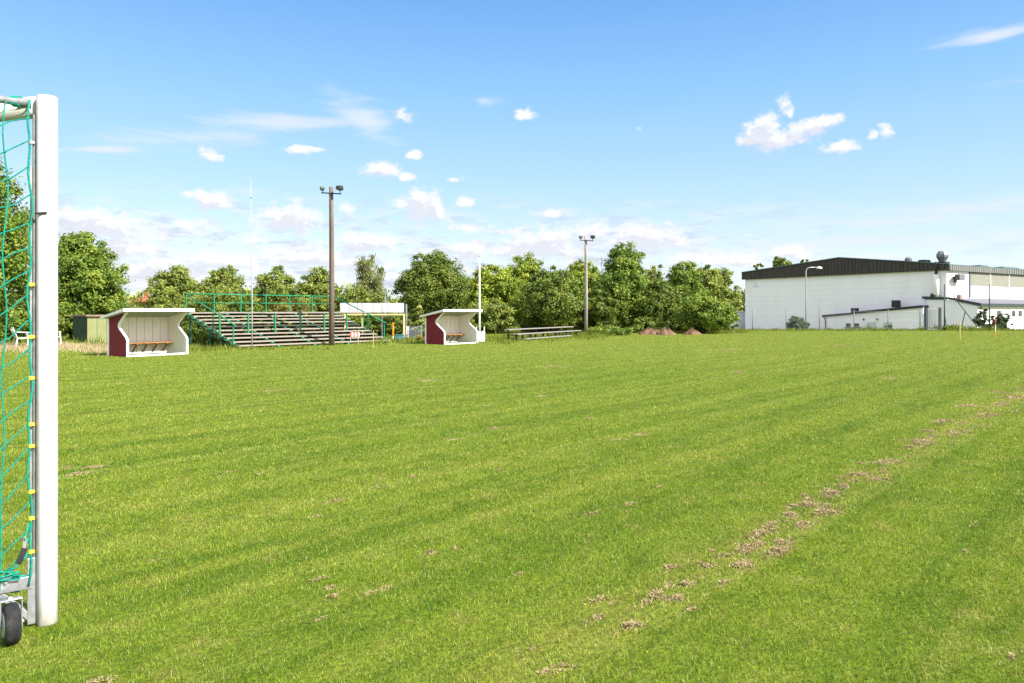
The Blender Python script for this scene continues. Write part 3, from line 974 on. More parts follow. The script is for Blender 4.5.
GB = 'bushes behind the stand and dugouts'
bush('shrub', 'olive shrub left of the brick house, behind the shed', 118, 26, 290, 62, L_OLIVE, 31, GB, dens=1.0)
bush('shrub', 'olive shrub behind the nearer dugout roof', 168, 34, 289, 56, L_OLIVE, 32, GB, dens=1.1)
bush('shrub', 'dark leafy shrub under the left end of the stand', 197, 22, 314, 38.5, L_DARK, 33, GB, dens=1.6, leaf=0.09)
bush('shrub', 'olive shrub behind the left part of the stand railing', 218, 30, 286, 55, L_OLIVE, 34, GB, dens=1.1)
bush('shrub', 'mid green shrub behind the stand below the white mast', 250, 24, 291, 50, L_MAPLE, 35, GB, dens=1.1)
bush('shrub', 'rust tinged shrub behind the middle of the stand railing', 292, 26, 292, 51, L_RUSTY, 36, GB, dens=0.7)
bush('shrub', 'olive shrub behind the stand, just left of the floodlight pole', 316, 28, 284, 55, L_OLIVE, 37, GB, dens=1.2)
bush('shrub', 'olive shrub below the birch, behind the white hoarding', 362, 32, 284, 56, L_OLIVE, 38, GB, dens=1.2)
bush('shrub', 'dark shrub below the white hoarding and the cream goal', 384, 26, 307, 46, L_DARK, 39, GB, dens=1.5)
bush('shrub', 'olive shrub left of the farther dugout, beside the grey post', 417, 16, 304, 43, L_OLIVE, 40, GB, dens=1.6)
bush('shrub', 'yellow green shrub behind the picket fence and flagpole', 490, 24, 296, 52, L_OLIVE, 41, GB, dens=1.4)
bush('shrub', 'long dark shrub row behind the lower rows of the stand', 285, 86, 310, 45, L_DARK, 42, GB, dens=1.2, depth=1.5)
bush('shrub', 'dark undergrowth shrub behind the green shed', 70, 30, 316, 40, L_DARK, 43, GB, dens=1.3)
bush('shrub', 'low green shrub between grey floodlight pole and brown mounds', 606, 34, 325, 48, L_MAPLE, 44, GB, dens=1.1, leaf=0.09)
bush('shrub', 'low shrub at the right foot of the tallest tree', 645, 22, 316, 53, L_DARK, 45, GB, dens=1.2)
bush('shrub', 'dark green shrub filling the foot of the tree row behind the bench', 560, 46, 306, 55, L_DARK, 46, GB, dens=1.6)
bush('shrub', 'dark shrub behind the brown mounds', 680, 34, 309, 56, L_DARK, 47, GB, dens=1.5)
bush('shrub', 'mid green shrub at the foot of the hall corner', 720, 14, 306, 58, L_MAPLE, 48, GB, dens=1.3)
bush('shrub', 'dark shrub behind the farther dugout', 455, 34, 318, 44, L_DARK, 49, GB, dens=1.2)
bush('shrub', 'green shrub behind the garden chair at the left edge', 12, 34, 308, 36.5, L_MAPLE, 50, GB, dens=1.6)
bush('shrub', 'dark shrub close behind the left half of the stand', 225, 30, 317, 38.5, L_DARK, 62, GB, dens=1.5, leaf=0.09)
bush('shrub', 'dark shrub close behind the middle of the stand', 278, 34, 318, 41, L_DARK, 63, GB, dens=1.4, leaf=0.09)
bush('shrub', 'dark shrub close behind the right half of the stand', 330, 34, 319, 43.5, L_DARK, 64, GB, dens=1.4, leaf=0.09)
bush('shrub', 'tall dark shrub filling the gap under the tree at the left edge', 26, 40, 286, 38, L_DARK, 65, GB, dens=1.8)
bush('round_bush', 'lone round bush against the white gable wall', 797.5, 11, 314.5, 63.5, L_BLUE, 51, None, dens=3.0, gz=-0.55, leaf=0.10)
GL = 'bluish bushes in front of the low annex'
for (px, hw, top, sd_, lb) in ((982, 8, 306, 52, 'leftmost of the loose bluish bushes before the low annex'),
                               (994, 8, 313, 53, 'middle loose bluish bush before the low annex, by the orange stake'),
                               (1004, 9, 308, 54, 'rightmost loose bluish bush before the low annex')):
    bush('shrub', lb, px, hw, top, 62, L_BLUE, sd_, GL, dens=1.5, gz=-0.15, leaf=0.085)
bush('shrub', 'low weedy bush under the wooden brace beside the tall green pole', 950, 14, 324, 61, L_MAPLE, 55, None, dens=1.0, leaf=0.10)
bush('shrub', 'small dark bush at the doors of the sunken annex', 889, 6, 323, 64, L_BLUE, 56, None, dens=0.6, gz=-0.5, leaf=0.10)

# far woods behind everything (one mass)
rw = np.random.default_rng(77)
Cw = np.array([(x, 150 + rw.uniform(0, 25), rw.uniform(1.0, 3.2)) for x in np.arange(-190, 80, 5.5)])
Rw = np.array([(5.5, 5.0, rw.uniform(2.2, 4.2)) for _ in Cw])
fw = leaf_cloud('far_woods', Cw, Rw, L_OLIVE, None, 900, 40, 0.5, rw, shell=0.4)
tag(fw, 'far line of woods low on the horizon', 'woods', kind='stuff')

# ------------------------------------------------------------------ goal
PX, PY = -2.262, 3.60
u = Vector((-0.962, 0.274, 0)).normalized()     # along the crossbar
v = Vector((-0.82, -0.572, 0)).normalized()     # side frames, folded inwards
ang = math.atan2(u.y, u.x)
goal = thing('football_goal', 'white wheeled football goal with teal net at the left edge of the pitch', 'football goal', (PX, PY, 0))
# post cross-section: rounded front, flat back with a net track; local axes: facing the camera
r = Vector((PX, PY, 0)).normalized()             # direction away from the camera
side = Vector((r.y, -r.x, 0))                    # to the right in the picture


def oval(hw, hd, n=20, e=2.6):
    pts = []
    for k in range(n):
        a = 2 * math.pi * k / n
        c, s = math.cos(a), math.sin(a)
        pts.append((hw * math.copysign(abs(c) ** (2 / e), c), hd * math.copysign(abs(s) ** (2 / e), s)))
    return pts


def sweep(mb, path, hw, hd, a_dir, b_dir):
    """sweep the oval along a path with given section axes per point"""
    sec = oval(hw, hd)
    n = len(sec)
    vs, fs = [], []
    for p, a, b in zip(path, a_dir, b_dir):
        for (x, y) in sec:
            vs.append(Vector(p) + a * x + b * y)
    for i in range(len(path) - 1):
        for k in range(n):
            p0, p1 = i * n + k, i * n + (k + 1) % n
            fs.append((p0, p1, p1 + n, p0 + n))
    fs.append(tuple(reversed(range(n))))
    fs.append(tuple(range((len(path) - 1) * n, len(path) * n)))
    mb._add(vs, fs)


un = Vector((u.y, -u.x, 0))       # across the crossbar (right/back)
GH = 2.56
GW = 7.44
HW, HD = 0.0455, 0.060


def frame_post(base):
    mb = MB()
    sweep(mb, [base + Vector((0, 0, z)) for z in (0.0, 1.3, GH - 0.006)], HW, HD, [side] * 3, [r] * 3)
    return mb


Z = Vector((0, 0, 1))
p0 = Vector((0, 0, 0))
p1 = u * GW
po = frame_post(p0).build('post', M_POST, goal, smooth=True, bevel=0.006)
frame_post(p1).build('post', M_POST, goal, smooth=True, bevel=0.006)
mb = MB()
sweep(mb, [p0 + u * (HW + 0.002) + Z * (GH - 0.05), p1 - u * (HW + 0.002) + Z * (GH - 0.05)], HD * 0.8, 0.06, [Z, Z], [un, un])
cb = mb.build('crossbar', M_POST, goal, smooth=True)
# brackets, tracks and frames for both ends
net_pts = {}
for end, (b, vd) in enumerate(((p0, v), (p1, None))):
    if vd is None:
        k = v.dot(u)
        vd = (v - u * (2 * k))           # mirrored
    lat = Vector((-vd.y, vd.x, 0))
    lat = lat if lat.dot(un) > 0 else -lat
    inw = vd.copy()
    tb = b + inw * (HW + 0.0065)          # face of the post where the net track sits
    mb = MB()
    mb.bar(tb + Z * 0.02, tb + Z * (GH - 0.10), 0.0145, 0.030, up=tuple(lat))
    tr = mb.build('net_track', M_TRACK, goal, bevel=0.002)
    mb = MB()
    mb.bar(tb + inw * 0.013 + Z * 0.05, tb + inw * 0.013 + Z * (GH - 0.35), 0.009, 0.012, up=tuple(lat))
    mb.build('slide_rail', M_GALV, goal)
    s0 = tb + inw * 0.012
    # top bar, bottom bar, sloping back bar
    zt_, zb_ = GH - 0.045, 0.185
    top_a, top_b = s0 + Z * zt_ , s0 + vd * 0.9 + Z * (zt_ + 0.0)
    bot_a, bot_b = s0 + Z * 0.215, s0 + vd * 1.9 + Z * 0.215
    MB().tube([top_a, top_b, top_b + vd * 0.08 - Z * 0.08, bot_b + Z * 0.0], 0.019, 12).build('net_support', M_GALV, goal, smooth=True)
    mb = MB()
    mb.bar(bot_a, bot_b, 0.042, 0.062)
    gb = mb.build('ground_bar', M_GALV, goal, bevel=0.004)
    mb = MB()
    mb.bar(s0 + Z * 0.035 - vd * 0.0, s0 + vd * 0.13 + Z * 0.185, 0.03, 0.028)
    mb.bar(s0 + Z * 0.012, s0 + Z * 0.33, 0.034, 0.036, up=tuple(lat))
    mb.build('foot_bracket', M_GALV, goal, bevel=0.003)
    # wheel on a fork, on the camera side of the ground bar
    wdir = Vector((vd.y, -vd.x, 0))
    if wdir.dot(un) < 0:
        wdir = -wdir
    wdir = -wdir if end == 0 and wdir.y > 0 else wdir
    wc = s0 + vd * 0.17 - r * 0.20 if end == 0 else s0 + vd * 0.17 - un * 0.2
    wc = Vector((wc.x, wc.y, 0.097))
    if end == 0:
        # under the picture point (10, 625)
        wx, wy = at(11.0, 3.37), 3.37
        wc = Vector((wx - PX, wy - PY, 0.091))
    wax = Vector((-0.74, -0.67, 0)).normalized()
    wh = MB().lathe([(0.03, -0.030), (0.078, -0.030), (0.088, -0.024), (0.092, -0.010), (0.092, 0.010), (0.088, 0.024), (0.078, 0.030), (0.03, 0.030)], wc, wax, 28).build('wheel', M_RUB, goal, smooth=True)
    MB().lathe([(0.008, -0.036), (0.055, -0.034), (0.058, -0.031), (0.058, 0.031), (0.055, 0.034), (0.008, 0.036)], wc, wax, 20).build('hub', M_GALV, wh, smooth=True)
    mb = MB()
    for sgn in (-1, 1):
        q = wc + wax * 0.041 * sgn
        mb.bar(q - Z * 0.02, q + Z * 0.108, 0.026, 0.005, up=tuple(wax))
    mb.bar(wc - wax * 0.043 + Z * 0.110, wc + wax * 0.043 + Z * 0.110, 0.03, 0.005)
    hook = s0 + vd * 0.16 + Z * 0.165
    mb.tube([wc + Z * 0.111, hook], 0.012, 8)
    mb.tube([wc - wax * 0.05, wc + wax * 0.05], 0.009, 8)
    mb.build('wheel_fork', M_GALV, goal, bevel=0.0015)
    if end == 0:
        for (a_, zz, rr) in ((0.16, 0.225, 0.014), (0.13, 0.22, 0.010), (0.10, 0.235, 0.009), (0.19, 0.22, 0.009), (0.15, 0.205, 0.012)):
            c = s0 + vd * a_ - r * 0.026 + Z * zz
            MB().lathe([(rr, -0.008), (rr, 0.004), (rr * 0.6, 0.010)], c, -r, 8).build('bolt', M_GALV, goal)
# back bar between the frames
MB().tube([s0 * 0 + (p0 + u * 0.076 + v * 1.9 + Z * 0.17), p1 - u * 0.076 + (v - u * (2 * v.dot(u))) * 1.9 + Z * 0.17], 0.022, 10).build('back_bar', M_GALV, goal, smooth=True)

# net
NP = p0 + v * (HW + 0.016) - r * 0.024    # edge of the net on the track
RN = 0.0035
mb = MB()
edge = []
zz = np.linspace(GH - 0.035, 0.20, 40)
for i, z_ in enumerate(zz):
    edge.append(NP + v * (0.008 + 0.006 * math.sin(i * 1.3) + 0.006 * math.sin(i * 0.5)) + Z * z_)
mb.tube(edge, RN * 1.4, 6)


def drop(s, z):
    a = 0.58 + 0.74 * (2.4 - z) / 2.2
    return a * 0.55 * (1 - math.exp(-s / 0.55))


SL = 1.75
nh = 19
zs = [GH - 0.12 - 0.122 * i for i in range(nh)]
for i, z0_ in enumerate(zs):
    pts = []
    for k in range(24):
        s = SL * k / 23.0
        z_ = z0_ - drop(s, z0_) + 0.012 * math.sin(s * 26 + i * 1.1)
        zmin = 0.235 + 0.012 * math.sin(i * 2.1 + k)
        z_ = max(z_, zmin)
        limit = (GH - 0.05) if s < 0.9 else (GH - 0.05) - (s - 0.9) / 1.0 * 2.3
        z_ = min(z_, max(zmin, limit))
        pts.append(NP + v * (0.006 + s) + Z * z_ - un * (0.01 * math.sin(s * 9 + i)))
    mb.tube(pts, RN, 5, cap=False)
for j in range(16):
    s = 0.090 + 0.112 * j
    limit = (GH - 0.05) if s < 0.9 else (GH - 0.05) - (s - 0.9) / 1.0 * 2.3
    pts = []
    for k in range(30):
        z_ = limit + (0.20 - limit) * k / 29.0
        w_ = 0.005 * math.sin(k * 0.8 + j) + 0.022 * (k / 29.0) ** 2 * (1 if j % 2 == 0 else -1)
        pts.append(NP + v * (s + w_ + 0.014) + Z * z_ - un * 0.008 * math.sin(k * 0.9 + j))
    mb.tube(pts, RN, 5, cap=False)
# bundle lying along the ground bar
for q in range(5):
    pts = [NP + v * (0.03 + 0.16 * k) + Z * (0.245 + 0.022 * math.sin(k * 1.7 + q * 1.3) + 0.012 * q) - un * (0.022 + 0.012 * math.sin(q + k)) for k in range(12)]
    mb.tube(pts, RN * 1.15, 5)
for q in range(3):
    mb.tube([NP + v * 0.014 + Z * (0.50 - 0.07 * q), NP + v * (0.04 + 0.01 * q) + Z * (0.36 - 0.03 * q), NP + v * (0.11 + 0.03 * q) + Z * 0.265], RN * 1.1, 5)
# lashings round the bars
for (aa, zz_, axis_) in ((0.055, 0.213, v), (0.05, GH - 0.045, v)):
    c = p0 + v * (HW + 0.026) + axis_ * aa + Z * zz_
    ring = []
    for k in range(40):
        a_ = 2 * math.pi * k / 8.0
        ring.append(c + axis_ * (0.0008 * k - 0.016) + Z * (math.cos(a_) * 0.037 if zz_ < 1 else math.cos(a_) * 0.024) + un * (math.sin(a_) * (0.028 if zz_ < 1 else 0.024)))
    mb.tube(ring, RN * 1.2, 5)
# net of the rest of the goal: top line, far side, back
V2 = v - u * (2 * v.dot(u))
for z_ in np.arange(0.25, 2.3, 0.24):
    s = 0.9 + (GH - 0.05 - z_) / 2.3
    a_, b_ = p0 + u * 0.08 + v * min(s, 1.9), p1 - u * 0.08 + V2 * min(s, 1.9)
    mb.tube([a_.lerp(b_, k / 8.0) + Z * (z_ - 0.05 * math.sin(math.pi * k / 8)) for k in range(9)], RN, 4, cap=False)
for k in range(1, 26):
    f_ = k / 26.0
    t0_ = (p0 + u * 0.08 + v * 0.9).lerp(p1 - u * 0.08 + V2 * 0.9, f_) + Z * (GH - 0.06)
    t1_ = (p0 + u * 0.08 + v * 1.9).lerp(p1 - u * 0.08 + V2 * 1.9, f_) + Z * 0.2
    c0_ = p0.lerp(p1, f_) + Z * (GH - 0.1)
    mb.tube([c0_, t0_, t1_], RN, 4, cap=False)
net = mb.build('net', M_NET, goal, smooth=True)
for py in (145, 285, 336.5, 377, 422.5, 444, 489, 515, 548):
    z_ = zat(py, 3.6)
    c = NP + v * 0.004 + Z * z_
    m = MB()
    m.lathe([(0.008, -0.009), (0.0095, -0.007), (0.0095, 0.007), (0.008, 0.009)], c, (0, 0, 1), 10)
    m.bar(c, c - v * 0.016, 0.011, 0.012)
    m.build('net_clip', M_GALV if py < 200 else M_YEL, goal, smooth=False)
# tension lever hanging by the post, small hook on the post face
m = MB()
zA, zB = zat(541, 3.58), zat(559, 3.58)
q = NP + v * 0.022 - un * 0.008
m.bar(q + Z * (zA - 0.015), q + v * 0.026 + Z * zB, 0.007, 0.026, up=tuple(v))
m.build('lever', M_BLK, goal, bevel=0.002)
m = MB()
m.bar(q + v * 0.0 + Z * (zA + 0.028), q + v * 0.003 + Z * (zA - 0.02), 0.006, 0.014, up=tuple(v))
m.lathe([(0.010, -0.003), (0.010, 0.003)], q + Z * (zA + 0.03) - un * 0.004, -un, 8)
m.build('lever_link', M_GALV, goal)
m = MB()
hz_ = zat(213.5, 3.55)
hk = p0 - un * -0.0
q = u * (HW - 0.012) - r * (HD + 0.004)
m.bar(v * (HW + 0.004) - r * 0.050 + Z * (hz_ - 0.003), v * (HW - 0.045) - r * 0.064 + Z * (hz_ + 0.003), 0.012, 0.009)
m.build('hook', M_BLK, goal, bevel=0.002)

# ------------------------------------------------------------------ dugouts
DL, DD = 2.12, 1.30
GD = 'team dugouts by the touchline'


def make_dugout(label, loc, rot):
    t = thing('dugout', label, 'dugout', loc, math.radians(rot), GD)
    # side profile (y, z): zig-zag front edge
    fr = [(0.0, 0.0), (0.0, 0.56), (0.10, 0.66), (0.56, 0.96), (0.61, 1.04), (0.55, 1.14), (0.06, 1.49), (0.02, 1.545)]
    top = [(DD, 1.325)]
    prof = fr + top + [(DD, 0.0)]
    for sx in (0, 1):
        x0, x1 = (0.0, 0.03) if sx == 0 else (DL - 0.03, DL)
        xi0, xi1 = (0.032, 0.05) if sx == 0 else (DL - 0.05, DL - 0.032)
        sh = MB().extrude([(y + 0.01, z) for y, z in prof], 0, x0, x1).build('side_wall', M_RED, t)
        MB().extrude([(y + 0.012, z + 0.002) for y, z in prof[:-2]] + [(DD - 0.03, 1.325), (DD - 0.03, 0.002)], 0, xi0, xi1).build('lining', M_WHITEW, sh)
        m = MB()
        xc = 0.02 if sx == 0 else DL - 0.02
        for a, b in zip(fr[:-1], fr[1:]):
            m.bar((xc, a[0], a[1]), (xc, b[0], b[1]), 0.075, 0.04, up=(0, -1, 0.3))
        m.build('front_trim', M_WHITE, t, bevel=0.004)
        m = MB()
        xo = -0.012 if sx == 0 else DL + 0.012
        m.box(min(xo, xc), max(xo, xc), DD - 0.02, DD + 0.07, 0, 1.31)
        m.build('corner_board', M_WHITE, t)
    m = MB()
    nb = 7
    wv = (DL - 0.11) / nb
    for i in range(nb):
        x = 0.055 + i * wv
        m.box(x + 0.007, x + wv - 0.007, DD - 0.045 - 0.004 * (i % 2), DD - 0.022, 0.03, 1.33)
    m.build('back_boards', M_WHITEW, t)
    MB().box(0.052, DL - 0.052, DD - 0.02, DD, 0.02, 1.325).build('back_wall', M_RED, t)
    MB().box(0.055, DL - 0.055, 0.06, 0.10, 0.0, 0.06).build('kick_board', M_WHITE, t)
    bn = MB().box(0.06, DL - 0.06, DD - 0.42, DD - 0.06, 0.40, 0.435).build('bench', M_BENCH, t, bevel=0.004)
    for i in range(5):
        x = 0.42 + i * 0.36
        m = MB()
        m.bar((x, DD - 0.38, 0.385), (x, DD - 0.055, 0.10), 0.045, 0.05, up=(1, 0, 0))
        m.bar((x, DD - 0.40, 0.382), (x, DD - 0.055, 0.382), 0.045, 0.032)
        m.build('bracket', M_BENCH, t)
    # roof
    ov = 0.17
    rf = MB().extrude([(-0.13, 1.535), (DD + 0.24, 1.285), (DD + 0.24, 1.305), (-0.13, 1.615)], 0, -ov, DL + ov).build('roof', M_TAR, t)
    m = MB()
    m.box(-ov - 0.012, DL + ov + 0.012, -0.155, -0.132, 1.525, 1.632)
    for x in (-ov - 0.012, DL + ov - 0.012):
        m.extrude([(-0.131, 1.53), (DD + 0.25, 1.265), (DD + 0.25, 1.340), (-0.131, 1.630)], 0, x, x + 0.022)
    m.build('fascia', M_WHITE, rf)
    m = MB()
    for i in range(9):
        y0 = -0.12 + i * 0.15
        z0 = 1.528 - (y0 + 0.13) * 0.25 / 1.59 * 1.0
        m.box(-ov + 0.015, DL + ov - 0.015, y0, y0 + 0.142, z0 - 0.014, z0 - 0.003)
    m.build('soffit', M_WHITEW, rf)
    return t


make_dugout('nearer red and white dugout with zigzag front, beside the stand and the shed', (-12.88, 24.75, 0), 52.5)
make_dugout('farther red and white dugout with zigzag front, by the white flagpole', (-3.12, 34.1, 0), 46.5)

# ------------------------------------------------------------------ stand
ST = thing('grandstand', 'open green steel stand with ten rows of weathered planks', 'spectator stand', (-11.25, 30.5, 0), math.radians(50))
SLn = 8.1
rows = 10
ry, rz_ = 0.475, 0.152
z00 = 0.13
jr = random.Random(5)
for i in range(rows):
    y, z = i * ry, z00 + i * rz_
    m = MB()
    cuts = [0.0, 1.85 + jr.uniform(-.02, .02), 3.7, 5.6, SLn]
    for a, b in zip(cuts[:-1], cuts[1:]):
        dz = jr.uniform(-0.008, 0.008)
        m.box(a + 0.006, b - 0.006, y, y + 0.27, z - 0.055 + dz, z + dz)
    m.build('seat_plank', M_PLANK, ST, bevel=0.004)
for i in range(1, rows):  # dark boards added to blacken the shaded gaps under the planks
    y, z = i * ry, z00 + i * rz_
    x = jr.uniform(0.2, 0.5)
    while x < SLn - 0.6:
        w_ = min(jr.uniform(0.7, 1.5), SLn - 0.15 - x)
        MB().box(x, x + w_, y + 0.272, y + 0.297, z - 0.135, z - 0.02).build('gap_shade_board', M_GAPSHADE, ST)
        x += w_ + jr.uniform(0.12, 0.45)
sx = [0.06, 1.87, 3.72, 5.58, SLn - 0.06]
for k, x in enumerate(sx):
    m = MB()
    m.bar((x, -0.05, z00 - 0.17), (x, rows * ry - 0.1, z00 - 0.17 + (rows * ry - 0.05) * rz_ / ry), 0.06, 0.12)
    stg = m.build('stringer', M_DGREEN, ST)
    for i in range(rows):
        y, z = i * ry, z00 + i * rz_
        MB().box(x - 0.05, x + 0.05, y + 0.01, y + 0.24, z - 0.135, z - 0.066).build('plank_bracket', M_LGREEN, stg)
    for y in (0.9, 2.5, 4.25):
        zt_ = z00 - 0.2 + y * rz_ / ry
        MB().box(x - 0.03, x + 0.03, y - 0.03, y + 0.03, 0, zt_).build('support_post', M_DGREEN, ST)
    MB().bar((x, 0.95, 0.05), (x, 4.2, 1.2), 0.03, 0.03).build('brace', M_DGREEN, ST)
yb = (rows - 1) * ry + 0.30
zr = z00 + (rows - 1) * rz_ + 0.84
npst = 6
for k in range(npst + 1):
    x = 0.02 + k * (SLn - 0.04) / npst
    MB().box(x - 0.022, x + 0.022, yb - 0.02, yb + 0.03, z00 + 8.5 * rz_, zr).build('railing_post', M_GREEN, ST)
MB().tube([(0, yb, zr), (SLn, yb, zr)], 0.028, 8).build('top_rail', M_GREEN, ST, smooth=True)
MB().tube([(0, yb - 0.045, zr - 0.40), (SLn, yb - 0.045, zr - 0.40)], 0.018, 8).build('middle_rail', M_GREEN, ST, smooth=True)
for x in (0.0, SLn):
    MB().tube([(x, yb, zr), (x, 0.35, z00 + 0.84)], 0.030, 8).build('sloping_rail', M_GREEN, ST, smooth=True)
    for y in (0.45, 2.1):
        MB().box(x - 0.022, x + 0.022, y - 0.02, y + 0.02, z00 + y * rz_ / ry - 0.1, z00 + 0.80 + (y - 0.4) * rz_ / ry).build('railing_post', M_GREEN, ST)
for k in range(7):
    x = 0.05 + k * (SLn - 0.1) / 6
    MB().box(x - 0.03, x + 0.03, 1.62, 1.68, z00 + 3 * rz_, 1.46).build('barrier_post', M_GREEN, ST)
MB().box(0, SLn, 1.60, 1.69, 1.462, 1.515).build('barrier_rail', M_GREYW, ST)

# ------------------------------------------------------------------ poles and lamps
def flood_pole(label, px, Y, top, r0, r1, mat, seed):
    X = at(px, Y)
    h = zat(top, Y)
    t = thing('floodlight_pole', label, 'floodlight pole', (X, Y, 0), 0, 'floodlight poles by the pitch')
    MB().tube([(0, 0, -0.1), (0.012, 0, h * 0.4), (0.0, 0, h * 0.75), (-0.02, 0, h)], [r0, r0 * 0.9, r1 * 1.1, r1], 14).build('pole', mat, t, smooth=True)
    MB().bar((-0.42, -0.14, h - 0.28), (0.46, -0.10, h - 0.33), 0.05, 0.05).build('crossarm', M_BLK, t)
    MB().tube([(0, -0.13, h - 0.34), (0, -0.13, h - 1.8), (0.0, -0.15, 1.2)], 0.012, 6).build('cable', M_BLK, t)
    for (x, rz, sc) in ((-0.36, 0.5, 0.62), (0.42, -0.5, 0.85)):
        m = MB()
        prof = [(-0.16, 0.02), (0.16, -0.02), (0.10, 0.17), (0.02, 0.20), (-0.13, 0.18)]
        ca, sa = math.cos(rz), math.sin(rz)
        tmp = MB().extrude([(a * sc, b * sc) for a, b in prof], 0, -0.15 * sc, 0.15 * sc)
        pts = [(x + p[0] * ca - p[1] * sa, -0.22 + p[0] * sa + p[1] * ca, h - 0.14 + p[2]) for p in tmp.v]
        m._add(pts, tmp.f)
        ho = m.build('floodlight', M_LAMPH, t, bevel=0.01)
        m = MB()
        fpts = [(-0.12, -0.16), (0.12, -0.16), (0.12, 0.13), (-0.12, 0.13)]
        q = []
        for a, b in fpts:
            lx, ly = a * sc, b * sc
            lz = -0.012 - 0.02 * (b / 0.16) * -1 * sc - 0.012
            q.append((x + lx * ca - ly * sa, -0.22 + lx * sa + ly * ca, h - 0.14 - 0.028 + (-ly * 0.125)))
        q2 = [(a, b, c - 0.012) for a, b, c in q]
        m._add(q + q2, [(0, 1, 2, 3), (7, 6, 5, 4), (0, 4, 5, 1), (1, 5, 6, 2), (2, 6, 7, 3), (3, 7, 4, 0)])
        m.build('lens', M_GLASS, ho)
        m = MB()
        m.tube([(x, -0.12, h - 0.30), (x, -0.2, h - 0.12)], 0.018, 6)
        m.build('mount', M_BLK, t)
    return t


flood_pole('brown wooden floodlight pole in front of the stand', 331.5, 33.4, 187, 0.125, 0.092, M_POLE, 1)
flood_pole('grey wooden floodlight pole between the tree row and the long bench', 586, 48.2, 236, 0.115, 0.085, M_POLE2, 2)

# white mast in front of the stand, white flagpole by the farther dugout
X = at(251.5, 31.2)
t = thing('mast', 'thin white mast rising from the stand far into the sky', 'mast', (at(252, 29.6), 29.6, 0))
h = zat(178, 29.6)
MB().tube([(0, 0, -0.05), (0, 0, h * 0.36), (-0.03, 0, h * 0.7), (-0.05, 0, h)], [0.027, 0.024, 0.013, 0.006], 10).build('pole', M_MAST, t, smooth=True)
MB().lathe([(0.012, -0.03), (0.03, -0.02), (0.03, 0.02), (0.012, 0.03)], (-0.04, 0, h * 0.885), (0, 0, 1), 8).build('joint', M_GREYP, t)
t = thing('flagpole', 'white flagpole with bare top beside the farther dugout', 'flagpole', (at(479.5, 37.4), 37.4, 0))
h = zat(257, 37.4)
MB().tube([(0, 0, -0.05), (0, 0, h * 0.5), (0, 0, h)], [0.055, 0.045, 0.030], 10).build('pole', M_WHITE, t, smooth=True)
MB().lathe([(0.01, 0), (0.05, 0.02), (0.06, 0.06), (0.04, 0.10), (0.01, 0.115)], (0, 0, h), (0, 0, 1), 10).build('finial', M_STAKE, t, smooth=True)
# white picket fence
t = thing('picket_fence', 'short white picket fence at the foot of the flagpole', 'picket fence', (at(474.5, 36.6), 36.6, 0))
hs_ = [0.62, 0.80, 0.60, 0.55, 0.57, 0.56, 0.60, 0.80]
for k in range(8):
    x = k * 0.066
    MB().extrude([(x, 0.05), (x + 0.05, 0.05), (x + 0.05, hs_[k] - 0.03), (x + 0.025, hs_[k]), (x, hs_[k] - 0.03)], 1, -0.02, 0.0).build('picket', M_WHITE, t)
for z_ in (0.18, 0.45):
    MB().box(-0.01, 0.53, 0.002, 0.03, z_, z_ + 0.06).build('rail', M_WHITE, t)


def street_lamp(label, px, Y, top, reach, rad=0.05, gz=0.0, head=True, bend=0.35, mat=None, group=None):
    h = zat(top, Y) - gz
    t = thing('street_lamp', label, 'street lamp', (at(px, Y), Y, gz), 0, group)
    pts = [(0, 0, -0.1), (0, 0, h * 0.5), (0, 0, h - bend)]
    for k in range(1, 7):
        a = math.pi / 2 * k / 6
        pts.append((math.copysign(bend, reach) * (1 - math.cos(a)), 0, h - bend + bend * math.sin(a)))
    pts.append((reach * 0.8, 0, h + 0.02))
    MB().tube(pts, [rad, rad * 0.95, rad * 0.8] + [rad * 0.7] * 7, 10).build('pole', mat or M_GALV, t, smooth=True)
    if head:
        hd = MB().lathe([(0.01, 0.12), (0.10, 0.10), (0.22, 0.02), (0.26, -0.08), (0.20, -0.10)], (reach, 0, h - 0.02), (0, 0, 1), 14).build('lamp_head', M_PLASTW, t, smooth=True)
    return t


LG = 'street lamps beyond the pitch'
street_lamp('curved grey lamp post with white shade before the white gable wall', 806, 64, 267.5, 1.15, 0.055, gz=-0.6, group=LG)
street_lamp('tall grey lamp post beside the birch, behind the white hoarding', 385, 47, 291, 0.55, 0.05, head=False, bend=0.4, group=LG)
street_lamp('small grey lamp post left of the brick house', 127.5, 62, 296.5, -0.75, 0.05, head=False, bend=0.25, group=LG)
street_lamp('small grey lamp post behind the stand, right of the white mast', 261.5, 62, 303, -0.5, 0.05, head=False, bend=0.2, group=LG)
street_lamp('bent grey lamp post behind the middle of the stand railing', 274, 60, 297, 0.35, 0.05, head=False, bend=0.3, group=LG)

# grey service post beside the farther dugout
t = thing('utility_post', 'grey post with a pale cabinet right of the cream goal', 'post', (at(406.3, 41), 41, 0))
MB().tube([(0, 0, 0), (0, 0, zat(304, 41))], [0.055, 0.05], 10).build('pole', M_GREYP, t, smooth=True)
MB().box(-0.02, 0.16, -0.16, -0.06, 0.1, 0.72).build('cabinet', M_DOOR, t, bevel=0.01)

